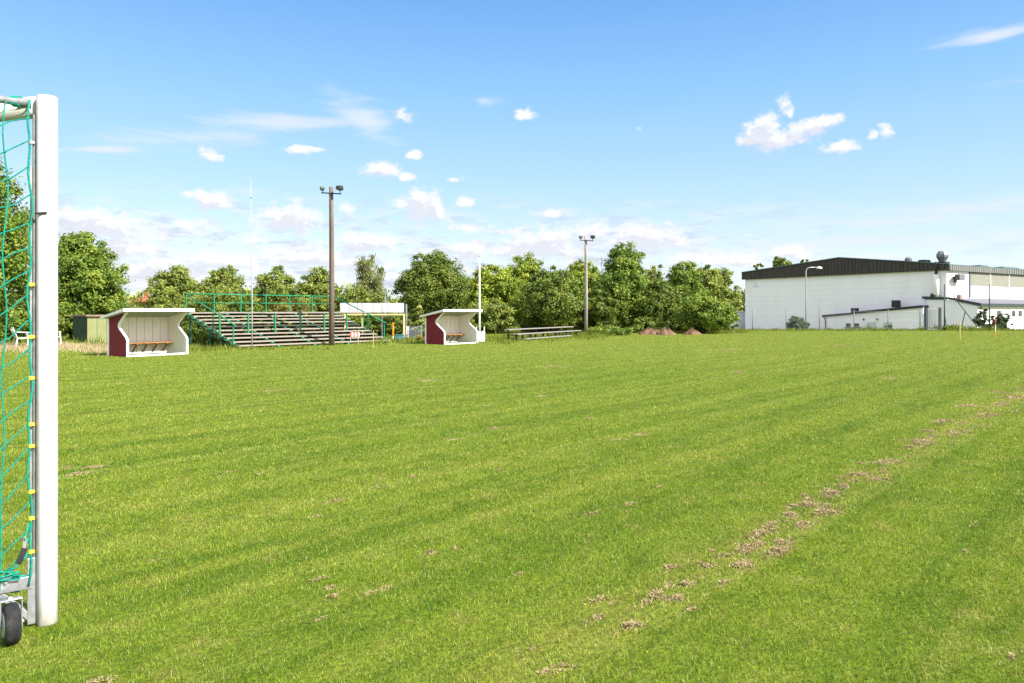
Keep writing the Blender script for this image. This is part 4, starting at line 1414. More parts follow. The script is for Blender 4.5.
# ------------------------------------------------------------------ things right of the stand
Yh = 43.5
t = thing('hoarding', 'white panelled hoarding on posts, right behind the stand', 'hoarding', (at(340, Yh), Yh, 0))
wpx = Yh / F
cuts = [0, 9, 17.5, 22, 33, 42, 48, 64]
for a, b in zip(cuts[:-1], cuts[1:]):
    MB().box(a * wpx + 0.012, b * wpx - 0.012, 0, 0.03, zat(312.5, Yh), zat(303, Yh)).build('panel', M_HOARD, t)
for a in (0.5, 22, 42, 63.5):
    MB().box(a * wpx - 0.03, a * wpx + 0.03, 0.035, 0.09, 0, zat(303.5, Yh)).build('post', M_GREYP, t)

Yg = 40.2
t = thing('small_goal', 'small cream painted goal frame standing behind the end of the stand', 'goal', (at(404, Yg), Yg, 0))
w_ = (404 - 345) / F * Yg
zc = zat(314.5, Yg)
MB().box(-0.04, 0.04, -0.04, 0.04, 0, zc - 0.041).build('post', M_GOALY, t)
MB().box(-w_ - 0.04, -w_ + 0.04, -0.04, 0.04, 0, zc - 0.041).build('post', M_GOALY, t)
MB().box(-w_ - 0.06, 0.06, -0.04, 0.04, zc - 0.04, zc + 0.04).build('crossbar', M_GOALY, t)
for x in (0, -w_):
    MB().bar((x, 0.05, zc - 0.05), (x * 0.98, 1.1, 0.03), 0.04, 0.04).build('back_stay', M_GOALY, t)
MB().box(-42 / F * Yg - 0.03, -42 / F * Yg + 0.03, 0.05, 0.11, 0, zc - 0.05).build('middle_post', M_GOALY, t)

t = thing('orange_marker', 'orange marker post on a white stem inside the cream goal', 'marker post', (at(393, 38.6), 38.6, 0))
MB().lathe([(0.02, zat(336, 38.6)), (0.045, zat(335.5, 38.6)), (0.045, zat(323, 38.6)), (0.02, zat(322.5, 38.6))], (0, 0, 0), (0, 0, 1), 10).build('sleeve', M_ORANGE, t)
MB().tube([(0, 0, 0), (0, 0, zat(336, 38.6))], 0.025, 8).build('stem', M_PLASTW, t)

t = thing('water_trough', 'low teal plastic tub beside the cream goal post', 'tub', (at(399.5, 39.0), 39.0, 0))
MB().extrude([(-0.17, 0.0), (0.17, 0.0), (0.205, 0.26), (0.205, 0.29), (-0.205, 0.29), (-0.205, 0.26)], 1, -0.25, 0.25).build('tub_body', M_TEAL, t, bevel=0.015)
MB().box(-0.225, 0.225, -0.27, 0.27, 0.292, 0.32).build('rim', M_TEAL, t, bevel=0.008)

t = thing('barrier', 'red and white barrier board leaning low in front of the stand', 'barrier', (at(352, 35.4), 35.0, 0), 0.5)
for k in range(6):
    MB().box(k * 0.075, k * 0.075 + 0.074, 0, 0.02, 0.34, 0.54).build('striped_panel', M_REDP if k % 2 == 0 else M_PLASTW, t)
for x in (0.03, 0.40):
    MB().box(x - 0.015, x + 0.015, 0.022, 0.05, 0, 0.64).build('leg', M_GALV, t)

# chain-link gate piece left of the farther dugout
def mesh_panel(mb, x0, x1, z0, z1, y, step, r):
    """diagonal wires clipped to a rectangle"""
    W_, H_ = x1 - x0, z1 - z0
    s = -H_
    while s < W_:
        for sg in (1, -1):
            a0, a1 = max(0, s), min(W_, s + H_)
            if a1 - a0 > 0.02:
                pa, pb = (a0, a0 - s), (a1, a1 - s)
                if sg < 0:
                    pa, pb = (pa[0], H_ - pa[1]), (pb[0], H_ - pb[1])
                mb.bar((x0 + pa[0], y + 0.002 * sg, z0 + pa[1]), (x0 + pb[0], y + 0.002 * sg, z0 + pb[1]), r, r, up=(0, 1, 0))
        s += step


t = thing('mesh_fence', 'grey chain link fence piece left of the farther dugout', 'fence', (at(408, 40.5), 40.5, 0), 0.25)
m = MB()
mesh_panel(m, 0.02, 0.74, 0.05, 0.72, 0, 0.07, 0.008)
m.build('wire_mesh', M_GALV, t)
for x, hh in ((0.0, 0.52), (0.75, 0.80)):
    MB().tube([(x, 0, 0), (x, 0, hh)], 0.022, 8).build('post', M_GALV, t)
MB().tube([(0, 0, 0.5), (0.75, 0, 0.78)], 0.018, 8).build('rail', M_GALV, t)
bush('dry_shrub', 'small dry orange brown plant at the left back of the farther dugout', 420.5, 4.5, 333, 37.4, L_RUST, 61, None, dens=0.7, leaf=0.05)

# stakes
def stake(label, px, base, top, mats, rad=0.016):
    X, Y = gp(px, base)
    h = zat(top, Y)
    t = thing('stake', label, 'stake', (X, Y, 0), 0, 'marker stakes at the pitch edge')
    n_ = len(mats)
    names = ['shaft', 'painted_band', 'painted_tip']
    for i, mt in enumerate(mats):
        MB().box(-rad, rad, -rad, rad, h * i / n_ + (0.001 if i else -0.05), h * (i + 1) / n_).build(names[i], mt, t, bevel=0.003)
    return t


stake('thin raw wooden stake in front of the right end of the stand', 373.5, 347.5, 330.5, [M_STAKE])
stake('thin pale wooden stake at the right edge of the pitch, below the wooden brace', 960, 341, 321, [M_STAKE, M_GOALY])
stake('orange stake with white and red tip at the right edge, before the bluish bushes', 995.5, 337.5, 318.5, [M_ORANGE, M_PLASTW, M_REDP], 0.017)
stake('short dark wooden stump post left of the white hall', 718, 331.5, 321.5, [M_POLE], 0.05)

# ------------------------------------------------------------------ long bench
def P3(px, py, Y):
    return Vector((at(px, Y), Y, zat(py, Y)))


a, b = Vector((at(516, 38.8), 38.8, 0)), Vector((at(580, 46.8), 46.8, 0))
ln = (b - a).length
rot = math.atan2((b - a).y, (b - a).x)
t = thing('spectator_bench', 'long low two tier plank bench under the trees', 'bench', tuple(a), rot)
z1, z2 = 0.60, 0.36
MB().box(0, ln, 0.42, 0.72, z1 - 0.05, z1).build('upper_plank', M_GREYW, t, bevel=0.004)
MB().box(0.1, ln + 0.1, -0.05, 0.25, z2 - 0.05, z2).build('lower_plank', M_GREYW, t, bevel=0.004)
MB().box(0.3, ln * 0.72, -0.50, -0.25, 0.07, 0.12).build('foot_plank', M_GREYW, t, bevel=0.004)
for k in range(6):
    x = 0.25 + k * (ln - 0.5) / 5
    m = MB()
    m.box(x - 0.04, x + 0.04, 0.54, 0.62, 0, z1 - 0.052)
    m.box(x - 0.04, x + 0.04, 0.06, 0.14, 0, z2 - 0.10)
    m.box(x - 0.035, x + 0.035, -0.05, 0.66, z2 - 0.098, z2 - 0.052)
    m.build('trestle', M_BLK, t)

# ------------------------------------------------------------------ soil mounds
def mound(label, px, hw, top, Y, seed):
    rng = np.random.default_rng(seed)
    R_ = hw / F * Y
    H_ = zat(top, Y)
    nr, na = 22, 48
    vs, fs = [], []
    ph = rng.uniform(0, 6, 8)
    for i in range(nr + 1):
        q = i / nr
        for k in range(na):
            a_ = 2 * math.pi * k / na
            wob = 1 + 0.12 * math.sin(3 * a_ + ph[0]) + 0.08 * math.sin(7 * a_ + ph[1])
            x, y = R_ * q * math.cos(a_) * wob, 0.7 * R_ * q * math.sin(a_) * wob
            z = H_ * (1 - q ** 1.8) * (0.86 + 0.14 * math.sin(x * 5 + ph[2]) * math.sin(y * 6 + ph[3])) + 0.20 * H_ * rng.normal() * (1 - q * 0.6)
            vs.append((x, y, max(z, -0.05) if i < nr else -0.05))
    for i in range(nr):
        for k in range(na):
            p_, q_ = i * na + k, i * na + (k + 1) % na
            fs.append((p_, q_, q_ + na, p_ + na))
    m = MB()
    m._add(vs, fs)
    o = m.build('soil_mound', M_SOIL, None, smooth=False)
    o.location = (at(px, Y), Y, 0)
    tag(o, label, 'soil mound', 'brown soil mounds before the trees')


mound('left one of the two joined brown soil mounds', 651, 13, 328.6, 49.6, 1)
mound('right one of the two joined brown soil mounds, touching its neighbour', 665, 10, 328.3, 49.0, 2)
mound('small flat brown soil mound standing apart to the right', 692, 9, 329.4, 49.4, 3)

# ------------------------------------------------------------------ shed, chair, house
Ysh = 35.5
t = thing('shed', 'flat roofed green shed with front coloured as sunlit, behind the nearer dugout', 'shed', (at(87.5, Ysh), Ysh, 0), math.radians(8))
wR = 26 / F * Ysh
zt_ = zat(316.5, Ysh)
MB().box(0.022, wR, 0, 0.04, 0, zt_).build('front_wall', M_SHED_LIT, t)
ang_l = math.radians(128)
m = MB()
ex, ey = -1.05, 0.95
m._add([(0, 0.0, 0), (ex, ey, 0), (ex, ey, zt_), (0, 0.0, zt_), (0.02, 0.03, 0), (ex + .02, ey + .03, 0), (ex + .02, ey + .03, zt_), (0.02, 0.03, zt_)],
       [(0, 1, 2, 3), (7, 6, 5, 4), (0, 4, 5, 1), (1, 5, 6, 2), (2, 6, 7, 3), (3, 7, 4, 0)])
m.build('side_wall', M_SHED_SHADE, t)
MB().extrude([(ex - 0.05, ey - 0.05), (-0.03, -0.08), (wR + 0.08, -0.08), (wR + 0.08, ey + 1.2), (ex, ey + 1.2)], 2, zt_ + 0.003, zt_ + 0.075).build('roof', M_RUSTW, t)
MB().box(0, 0.02, -0.012, 0.028, 0, zt_).build('corner_board', M_STAKE, t)
MB().box(ex + 0.1, wR - 0.01, ey + 1.0, ey + 1.05, 0, zt_).build('back_wall', M_SHED_SHADE, t)


def garden_chair(label, px, Y, rz):
    t = thing('garden_chair', label, 'chair', (at(px, Y), Y, 0), rz, 'white garden chairs under the trees')
    s = MB()
    s._add([(-.26, -.25, .43), (.26, -.25, .43), (.23, .25, .40), (-.23, .25, .40), (-.26, -.25, .40), (.26, -.25, .40), (.23, .25, .37), (-.23, .25, .37)],
           [(0, 1, 2, 3), (7, 6, 5, 4), (0, 4, 5, 1), (1, 5, 6, 2), (2, 6, 7, 3), (3, 7, 4, 0)])
    s.build('seat', M_PLASTW, t, bevel=0.01)
    m = MB()
    for k in range(7):
        a_ = -0.22 + 0.44 * k / 6
        b_ = -0.27 + 0.54 * k / 6
        m.bar((a_, .25, .40), (b_, .42, .82 + 0.05 * math.cos(a_ * 6)), 0.05, 0.02, up=(0, 1, 0))
    m.bar((-.27, .42, .84), (.27, .42, .84), 0.03, 0.05)
    m.build('backrest', M_PLASTW, t)
    for sx_ in (-1, 1):
        MB().bar((sx_ * .27, -.26, 0), (sx_ * .25, -.22, .62), 0.045, 0.04).build('leg', M_PLASTW, t)
        MB().bar((sx_ * .27, .34, 0), (sx_ * .24, .26, .40), 0.045, 0.04).build('leg', M_PLASTW, t)
        MB().bar((sx_ * .26, -.25, .635), (sx_ * .27, .37, .66), 0.055, 0.03).build('armrest', M_PLASTW, t)
    return t


garden_chair('white plastic garden chair seen through the teal net', 23, 31.6, 2.4)
garden_chair('white garden chair mostly hidden behind the goal post', 51, 32.5, 1.2)


def house(label, px, Y, hw, eave, ridge, seed):
    X = at(px, Y)
    w = hw / F * Y
    t = thing('house', label, 'house', (X, Y, 0), 0.15, 'red brick houses beyond the trees')
    ze, zr_ = zat(eave, Y), zat(ridge, Y)
    MB().box(-w, w, 0, 8, 0, ze).build('wall', M_BRICK, t)
    m = MB()
    m.extrude([(-0.5, ze + 0.003), (8.5, ze + 0.003), (4.0, zr_)], 0, -w - 0.3, w + 0.3)
    rf = m.build('roof', M_TILE, t)
    MB().box(-w * 0.5, -w * 0.5 + 0.7, 3.7, 4.3, zr_ - 0.4, zr_ + 0.8).build('chimney', M_BRICK, rf)
    for x in (-0.55, 0.25):
        wd = MB().box(x * w, x * w + 1.0, -0.03, -0.003, ze - 1.6, ze - 0.4).build('window', M_WHITE, t)
        MB().box(x * w + 0.08, x * w + 0.92, -0.036, -0.031, ze - 1.52, ze - 0.48).build('pane', M_GLASS, wd)


house('red brick house with tiled roof seen over the nearer dugout', 142, 120, 12, 302, 296.5, 1)
house('red brick house half hidden behind the railing of the stand', 255, 122, 13, 302, 297, 2)

# ------------------------------------------------------------------ sports hall
HX, HY, HZ0 = 44.1, 75.0, -0.9
HR = math.atan2(0.545, 0.839)
hall = thing('sports_hall', 'long white hall with dark shallow gable roof', 'hall', (HX, HY, HZ0), HR)
GLn, FL = 25.3, 46.0
ez = 5.77 - HZ0          # underside of fascia
et = 6.34 - HZ0
etL = 6.64 - HZ0
pk = 7.72 - HZ0
pm = 11.75
# gable wall (plane x=0) and facade (plane y=0)
MB().extrude([(0, 0), (GLn, 0), (GLn, ez + 0.1), (pm, ez + 0.95), (0, ez + 0.1)], 0, 0.0, 0.2).build('gable_wall', M_HALL, hall)
MB().box(0.202, FL, 0.0, 0.2, 0, ez + 0.1).build('front_wall', M_PLASTER, hall)
MB().box(0.202, FL, GLn - 0.2, GLn, 0, ez + 0.1).build('back_wall', M_PLASTER, hall)
MB().extrude([(0.2, 0), (GLn - 0.2, 0), (GLn - 0.2, ez + 0.1), (pm, ez + 0.95), (0.2, ez + 0.1)], 0, FL - 0.2, FL).build('far_gable_wall', M_PLASTER, hall)
rf = MB().extrude([(-0.32, et - 0.05), (GLn + 0.3, et - 0.05), (GLn + 0.3, etL + 0.0), (pm, pk), (-0.32, et + 0.0)], 0, 0.0, FL + 0.3).build('roof', M_ROOFM, hall)
# gable fascia with vertical ribs
def fz(y):
    return et + (pk - et) * y / pm if y < pm else etL + (pk - etL) * (GLn - y) / (GLn - pm)


m = MB()
top_l = [(-0.34, et - 0.01), (pm, pk - 0.01), (GLn + 0.32, etL - 0.01)]
m.extrude([(-0.34, ez), (GLn + 0.32, ez - 0.05)] + list(reversed(top_l)), 0, -0.30, -0.02)
yy = -0.3
while yy < GLn + 0.3:
    zt_ = fz(min(max(yy, 0), GLn)) - 0.02
    m.box(-0.345, -0.302, yy, yy + 0.07, ez + 0.01, zt_)
    yy += 0.42
m.build('gable_fascia', M_FASC, hall)
m = MB()
m.bar((-0.36, -0.34, et + 0.03), (-0.36, pm, pk + 0.03), 0.10, 0.10)
m.bar((-0.36, pm, pk + 0.03), (-0.36, GLn + 0.3, etL + 0.03), 0.10, 0.10)
m.build('verge_flashing', M_ROOFM, rf)
# front fascia
m = MB()
m.box(-0.02, FL, -0.30, -0.02, ez - 0.06, et - 0.06)
xx = 0.0
while xx < FL:
    m.box(xx, xx + 0.08, -0.345, -0.302, ez - 0.04, et - 0.07)
    xx += 0.42
m.build('front_fascia', M_FASC2, hall)
# windows with closed beige blinds
x0_ = 4.64
for k in range(9):
    a_, b_ = x0_ + k * 4.3 + 0.05, x0_ + (k + 1) * 4.3 - 0.20
    if b_ > FL - 1:
        break
    wdo = MB().box(a_, b_, -0.045, -0.003, 4.30 - HZ0, ez - 0.03).build('window', M_BLIND, hall)
    MB().box(b_ + 0.015, b_ + 0.185, -0.09, -0.003, 4.25 - HZ0, ez - 0.03).build('mullion', M_WHITE, wdo)
MB().box(4.36, 4.62, -0.10, -0.003, 3.05 - HZ0, ez - 0.03).build('downpipe', M_GREYP, hall)
# floodlight box on the front wall, corner duct, vents
fl = MB().box(0.95, 2.05, -0.75, -0.25, 4.75 - HZ0, 5.35 - HZ0).build('wall_floodlight', M_GREYP, hall, bevel=0.03)
MB().box(0.55, 0.92, -0.62, -0.30, 4.80 - HZ0, 5.12 - HZ0).build('side_box', M_BLK, fl)
MB().bar((1.4, -0.25, 4.95 - HZ0), (1.4, -0.003, 4.55 - HZ0), 0.25, 0.25).build('bracket', M_GREYP, fl)
dx = -0.36
MB().lathe([(0.27, 0), (0.29, 0.02), (0.29, 2.05), (0.27, 2.08)], (dx, 0.9, 3.25 - HZ0), (0, 0, 1), 20).build('white_duct', M_WHITE, hall, smooth=True)
MB().lathe([(0.12, 0), (0.12, 1.3)], (dx - 0.02, 0.9, 5.335 - HZ0), (0, 0, 1), 12).build('duct_pipe', M_BLK, hall, smooth=True)
MB().lathe([(0.24, -0.30), (0.27, -0.01)], (dx, 0.9, 3.24 - HZ0), (0, 0, 1), 14).build('duct_base', M_GREYP, hall, smooth=True)
vt = MB().lathe([(0.34, 0), (0.34, 0.42), (0.36, 0.50), (0.56, 0.86), (0.58, 0.90), (0.58, 1.14), (0.40, 1.46), (0.36, 1.5)], (1.05, 1.0, et - 0.05), (0, 0, 1), 8).build('roof_vent', M_VENT, hall)
MB().box(0.55, 1.55, 0.5, 1.5, et - 0.04, et + 0.34).build('vent_curb', M_BLK, hall)
MB().box(0.1, 1.1, 2.2, 3.0, et + 0.1, et + 0.62).build('roof_box', M_BLK, hall, bevel=0.03)
MB().lathe([(0.28, 0), (0.36, 0.2), (0.36, 0.5), (0.2, 0.68)], (0.1, 4.0, et + 0.3), (0, 0, 1), 10).build('small_vent', M_GREYP, hall)
for k in range(2):
    MB().box(8.2 + k * 5.2, 10.0 + k * 7.2, 0.6, 1.6, et + 0.02, et + 0.26).build('skylight', M_ROOFM, hall, bevel=0.03)
# small faded mark high on the gable wall
m = MB()
m.extrude([(24.1, 4.66 - HZ0), (23.1, 4.66 - HZ0), (23.6, 5.32 - HZ0)], 0, -0.012, -0.003)
m.build('faded_mark', M_EMB, hall)
MB().box(-0.06, -0.003, 0.02, 2.6, 3.02 - HZ0, 5.7 - HZ0).build('corner_panel', M_PLASTER, hall)

# low annex against the gable (sunken, sloping roof)
an = thing('sunken_annex', 'low white annex with sloping dark roof against the gable wall', 'annex', (HX, HY, HZ0), HR)
XA = -1.25
MB().extrude([(1.75, 0), (13.0, 0), (13.0, 0.98 - HZ0), (1.75, 1.98 - HZ0)], 0, XA, XA + 0.15).build('wall', M_PLASTER, an)
MB().box(XA + 0.152, -0.02, 12.8, 12.95, 0, 0.95 - HZ0).build('end_wall', M_PLASTER, an)
m = MB().extrude([(1.7, 1.985 - HZ0), (9.6, 1.29 - HZ0), (9.6, 1.52 - HZ0), (1.7, 2.21 - HZ0)], 0, XA - 0.18, -0.02)
ar = m.build('roof', M_TAR, an)
MB().extrude([(9.605, 1.27 - HZ0), (13.2, 0.95 - HZ0), (13.2, 1.15 - HZ0), (9.605, 1.44 - HZ0)], 0, XA - 0.18, -0.02).build('lower_roof', M_TAR, an)
MB().box(XA - 0.05, XA + 0.5, 4.35, 5.05, 1.98 - HZ0, 2.75 - HZ0).build('black_vent_box', M_BLK, an)
MB().box(XA - 0.02, XA + 0.4, 9.0, 9.7, 1.45 - HZ0, 1.95 - HZ0).build('chimney', M_BLK, an)
MB().tube([(XA - 0.12, 13.1, 0.98 - HZ0), (XA - 0.10, 12.8, 0.70 - HZ0), (XA - 0.08, 12.78, 0.0)], 0.05, 8).build('downpipe', M_BLK, an, smooth=True)


def gy(px):
    """distance along the gable (local y) seen at picture column px on the annex wall"""
    k = (px - 512) / F
    return (HX - 0.839 * 1.25 - k * (HY - 0.545 * 1.25)) / (0.545 + 0.839 * k)


for (pa, pb) in ((845.5, 851.5), (854, 860)):
    ya, yb_ = gy(pb), gy(pa)
    Yd = HY - 0.545 * 1.25 + 0.839 * (ya + yb_) / 2
    wd = MB().box(XA - 0.04, XA - 0.003, ya, yb_, zat(327.2, Yd) - HZ0, zat(322.8, Yd) - HZ0).build('window', M_WHITE, an)
    MB().box(XA - 0.05, XA - 0.041, ya + 0.08, yb_ - 0.08, zat(326.8, Yd) - HZ0, zat(323.3, Yd) - HZ0).build('pane', M_GLASS, wd)
    MB().box(XA - 0.09, XA - 0.003, ya - 0.1, yb_ + 0.1, zat(328.2, Yd) - HZ0, zat(327.3, Yd) - HZ0).build('sill', M_BLK, wd)
for (pa, pb, tp) in ((866.5, 876, 322), (883.5, 892, 322)):
    ya, yb_ = gy(pb), gy(pa)
    Yd = HY + 0.839 * (ya + yb_) / 2
    dr = MB().box(XA - 0.035, XA - 0.003, ya, yb_, 0.0, zat(tp, Yd) - HZ0).build('door', M_DOOR, an)
    MB().box(XA - 0.07, XA - 0.036, ya + 0.12, ya + 0.22, 0.55, 0.62).build('handle', M_BLK, dr)
for px in (864, 877.5):
    y_ = gy(px)
    Yd = HY + 0.839 * y_
    MB().lathe([(0.10, 0), (0.12, 0.06), (0.05, 0.18)], (XA - 0.1, y_, zat(320, Yd) - HZ0), (0, 0, 1), 8).build('wall_lamp', M_BLK, an)

# front annex along the facade
fa = thing('front_annex', 'white lean to with slate coloured roof along the hall front', 'annex', (HX, HY, HZ0), HR)
W2 = 3.0
x_l = -0.30
MB().extrude([(-W2, 0), (1.95, 0), (1.95, 2.78 - HZ0), (-0.3, 2.72 - HZ0), (-W2, 2.12 - HZ0)], 0, x_l, x_l + 0.15).build('end_wall', M_PLASTER, fa)
MB().box(x_l + 0.152, FL - 2, -W2, -W2 + 0.15, 0, 2.12 - HZ0).build('front_wall', M_PLASTER, fa)
ra = MB().extrude([(-W2 - 0.35, 2.10 - HZ0), (-0.35, 2.78 - HZ0), (-0.35, 2.95 - HZ0), (-W2 - 0.35, 2.30 - HZ0)], 0, x_l - 0.1, FL - 1.8).build('roof', M_GREYP, fa)
m = MB()
m.box(x_l - 0.12, FL - 1.8, -W2 - 0.38, -W2 - 0.352, 2.08 - HZ0, 2.34 - HZ0)
m.bar((x_l - 0.115, -W2 - 0.37, 2.23 - HZ0), (x_l - 0.115, -0.3, 2.90 - HZ0), 0.03, 0.26)
m.bar((x_l - 0.115, -0.29, 2.90 - HZ0), (x_l - 0.115, 2.3, 3.02 - HZ0), 0.03, 0.24)
m.build('roof_edge', M_TARB, ra)
MB().box(x_l - 0.08, -0.075, -0.34, 2.1, 2.80 - HZ0, 2.95 - HZ0).build('roof_return', M_GREYP, ra)
for (pa, pb, kind) in ((1011, 1015.5, 'w'), (1017.5, 1022, 'w'), (996, 1001, 'w'), (1026, 1034, 'd'), (1040, 1046, 'w')):
    def fx(px):
        k = (px - 512) / F
        ox, oy = HX + 0.545 * W2, HY - 0.839 * W2
        return (k * oy - ox) / (0.839 - 0.545 * k)
    xa, xb = fx(pa), fx(pb)
    Yd = HY - 0.839 * W2 + 0.545 * (xa + xb) / 2
    if kind == 'w':
        wd = MB().box(xa, xb, -W2 - 0.04, -W2 - 0.003, zat(317, Yd) - HZ0, zat(309.8, Yd) - HZ0).build('window', M_WHITE, fa)
        MB().box(xa + 0.09, xb - 0.09, -W2 - 0.05, -W2 - 0.041, zat(316.3, Yd) - HZ0, zat(310.6, Yd) - HZ0).build('pane', M_GLASS, wd)
    else:
        dr = MB().box(xa, xb, -W2 - 0.04, -W2 - 0.003, 0.05, 2.0).build('door', M_FASC2, fa)
        MB().box(xa + 0.1, xa + 0.16, -W2 - 0.08, -W2 - 0.041, 1.0, 1.2).build('handle', M_BLK, dr)
for px in (949.5, 956):
    pass
MB().box(-0.6, -0.35, 1.0, 1.35, 3.06 - HZ0, 3.4 - HZ0).build('roof_vent', M_BLK, fa)
MB().box(0.6, 1.1, -1.0, -0.6, 2.80 - HZ0, 3.25 - HZ0).build('chimney', M_RUSTW, fa)

# small white outbuilding at the far left corner of the hall
X, Y = at(737, 97), 97
ob = thing('outbuilding', 'small white outbuilding at the far left corner of the hall', 'outbuilding', (X, Y, -0.9), HR)
MB().extrude([(0, 0), (5, 0), (5, zat(315, 97) + 0.9), (0, zat(312, 97) + 0.9)], 0, 0, 0.2).build('wall', M_PLASTER, ob)
MB().box(0.202, 4, 0, 0.2, 0, zat(312, 97) + 0.9).build('front_wall', M_PLASTER, ob)
MB().extrude([(-0.2, zat(312, 97) + 0.903), (5.2, zat(315, 97) + 0.903), (5.2, zat(315, 97) + 1.0), (-0.2, zat(312, 97) + 1.0)], 0, -0.2, 4).build('roof', M_PLASTW, ob)

# ------------------------------------------------------------------ chain-link fence on the right edge
FY = 60.6
cf = thing('chain_link_fence', 'thin chain link fence on slim posts before the hall', 'fence', (at(752, FY), FY, 0))
pxs = [752.5, 786, 819.5, 854, 888, 920]
for px in pxs:
    x = at(px, FY) - at(752, FY)
    MB().tube([(x, 0, -0.1), (x, 0, zat(309.5, FY))], 0.030, 8).build('post', M_TRACK, cf, smooth=True)
m = MB()
xe = at(920, FY) - at(752, FY)
mesh_panel(m, 0.05, xe, 0.05, zat(311.5, FY), 0.03, 0.13, 0.0022)
m.build('wire_mesh', M_GALV, cf)
m = MB()
for z_ in (0.08, 0.85, zat(311.3, FY)):
    m.tube([(0, 0.03, z_), (xe, 0.03, z_)], 0.0035, 5)
m.build('tension_wire', M_GALV, cf)
# gate
gt = thing('gate', 'grey green steel gate frame with bars beside the hall corner', 'gate', (at(926.5, 60.4), 60.4, 0))
wg = 13.5 / F * 60.4
hg = zat(307.5, 60.4)
MB().box(-0.09, 0.09, -0.06, 0.06, -0.1, hg).build('gate_post', M_TARB, gt)
MB().box(wg - 0.09, wg + 0.09, -0.06, 0.06, -0.1, hg).build('gate_post', M_TARB, gt)
m = MB()
m.box(0.12, wg - 0.12, -0.02, 0.02, 0.06, 0.12)
m.box(0.12, wg - 0.12, -0.02, 0.02, hg - 0.12, hg - 0.06)
for k in range(5):
    x = 0.13 + k * (wg - 0.26) / 4
    m.box(x - 0.012, x + 0.012, -0.012, 0.012, 0.121, hg - 0.121)
lf = m.build('gate_leaf', M_GALV, gt)
MB().box(wg - 0.45, wg - 0.30, -0.05, -0.021, 0.35, 0.50).build('lock_box', M_GREYP, lf)


def net_pole(label, px, Y, top, braces):
    t = thing('net_pole', label, 'pole', (at(px, Y), Y, 0), 0, 'tall green poles before the hall')
    h_ = zat(top, Y)
    MB().tube([(0, 0, -0.1), (0, 0, h_)], [0.055, 0.045], 10).build('pole', M_TARB, t, smooth=True)
    for (dx_, zz_) in braces:
        MB().tube([(0, 0, zz_), (dx_, 0.1, 0.0)], 0.032, 8).build('brace', M_TARB, t, smooth=True)


net_pole('tall dark green pole with a brace right of the gate', 944.5, 60.5, 284, [(0.27, 1.4)])
net_pole('tall dark green pole rising above the bluish bushes', 989.5, 60.8, 284, [])
# loose timber props leaning against each other
m = MB()
pr = thing('timber_prop', 'crossed dark timber props leaning between the two green poles', 'prop', (at(961, 61.2), 61.2, 0))
k_ = 61.2 / F
MB().bar(((947 - 961) * k_, 0, zat(288, 61.2)), ((978 - 961) * k_, 0.1, zat(327, 61.2)), 0.05, 0.05, up=(0, 1, 0)).build('long_prop', M_TARB, pr)
MB().bar(((966 - 961) * k_, 0.06, zat(311, 61.2)), (0, 0.06, 0), 0.06, 0.06, up=(0, 1, 0)).build('short_prop', M_TARB, pr)

# ------------------------------------------------------------------ rough grass at the edges
def rough(name, label, spots, mat, hmin, hmax, w, dens_, seed):
    """spots: list of (px0, px1, Y0, Y1, height factor)"""
    global rng
    rng = np.random.default_rng(seed)
    XX, YY, HH = [], [], []
    for (pa, pb, Y0, Y1, hf) in spots:
        Ym = (Y0 + Y1) / 2
        wx = (pb - pa) / F * Ym
        k = int(wx * (Y1 - Y0) * dens_)
        Yr = rng.normal(Ym, (Y1 - Y0) * 0.30, k)
        pr_ = rng.uniform(pa, pb, k) + rng.normal(0, 5, k)
        Yr += 0.25 * (Y1 - Y0) * np.sin(pr_ * 0.11 + 1.3 * np.sin(pr_ * 0.037))
        XX.append(at(pr_, Yr)); YY.append(Yr)
        HH.append(rng.uniform(hmin, hmax, k) * hf * (0.6 + 0.4 * np.sin(at(pr_, Yr) * 2.1 + np.sin(Yr * 1.7)) ** 2))
    XX, YY, HH = map(np.concatenate, (XX, YY, HH))
    n_ = len(XX)
    o = blade_mesh(name, XX, YY, ground_z(XX, YY), HH, w * rng.uniform(0.6, 1.5, n_), rng.uniform(0.05, 0.55, n_), mat, rng.random(n_))
    tag(o, label, 'tall grass', kind='stuff')
    return o


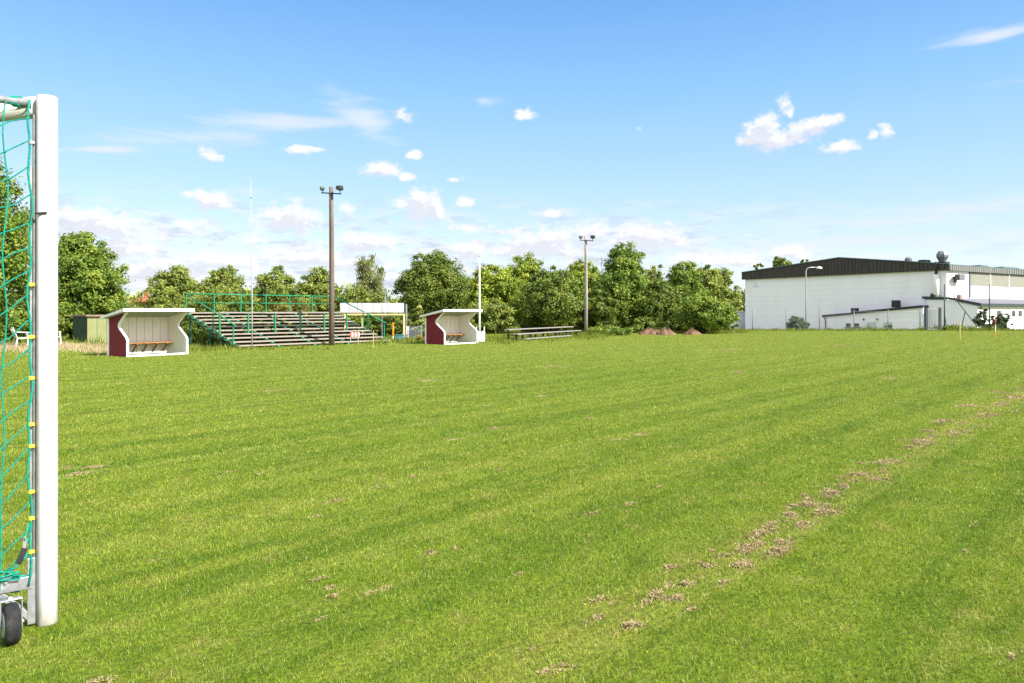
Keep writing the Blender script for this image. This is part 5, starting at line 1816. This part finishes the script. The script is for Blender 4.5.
M_HAY = straw_mat('dry_hay', (0.34, 0.27, 0.14), (0.56, 0.46, 0.28), 0.25)
M_WEED = straw_mat('fresh_weeds', (0.105, 0.155, 0.018), (0.26, 0.28, 0.055), 0.35)
M_SHADEW = straw_mat('shadeweeds', (0.030, 0.055, 0.010), (0.080, 0.110, 0.022), 0.3)
rough('dry_grass', 'dry straw coloured grass strip before the shed', [(-60, 108, 28.2, 33.5, 1.0), (108, 200, 33, 38, 0.7)], M_HAY, 0.08, 0.24, 0.03, 230, 3)
rough('weeds', 'rough green grass and weeds along the edges of the pitch',
      [(184, 245, 28.5, 33, 0.8), (235, 330, 29.6, 30.2, 0.7), (238, 392, 29.6, 36.0, 0.0), (330, 430, 35.0, 40.0, 0.8), (345, 395, 36.2, 38.6, 1.2), (470, 520, 36.5, 44, 0.6),
       (500, 600, 40, 50, 0.6), (555, 605, 44, 48, 1.1), (590, 745, 52.4, 55, 0.8), (640, 745, 54, 60, 0.9), (735, 1060, 59.2, 62.5, 0.85), (925, 1000, 60, 62, 2.0), (862, 880, 60, 61.5, 1.9),
       (60, 108, 33.5, 34.6, 1.6), (-60, 60, 33.5, 35, 1.2), (420, 470, 35.5, 38, 0.5), (108, 184, 24.6, 26.4, 0.0)],
      M_WEED, 0.10, 0.34, 0.045, 75, 4)

# nettles added to darken the ground shaded by the stand
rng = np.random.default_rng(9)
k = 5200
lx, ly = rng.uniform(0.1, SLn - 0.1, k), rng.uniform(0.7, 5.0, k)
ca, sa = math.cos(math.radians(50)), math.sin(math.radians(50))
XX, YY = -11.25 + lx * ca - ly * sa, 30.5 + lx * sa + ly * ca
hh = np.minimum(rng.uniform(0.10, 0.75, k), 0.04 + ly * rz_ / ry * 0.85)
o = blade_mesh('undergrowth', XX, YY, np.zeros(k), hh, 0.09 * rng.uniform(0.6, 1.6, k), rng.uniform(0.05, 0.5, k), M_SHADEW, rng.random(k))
tag(o, 'dark nettles put in as shade under the stand', 'undergrowth', kind='stuff')
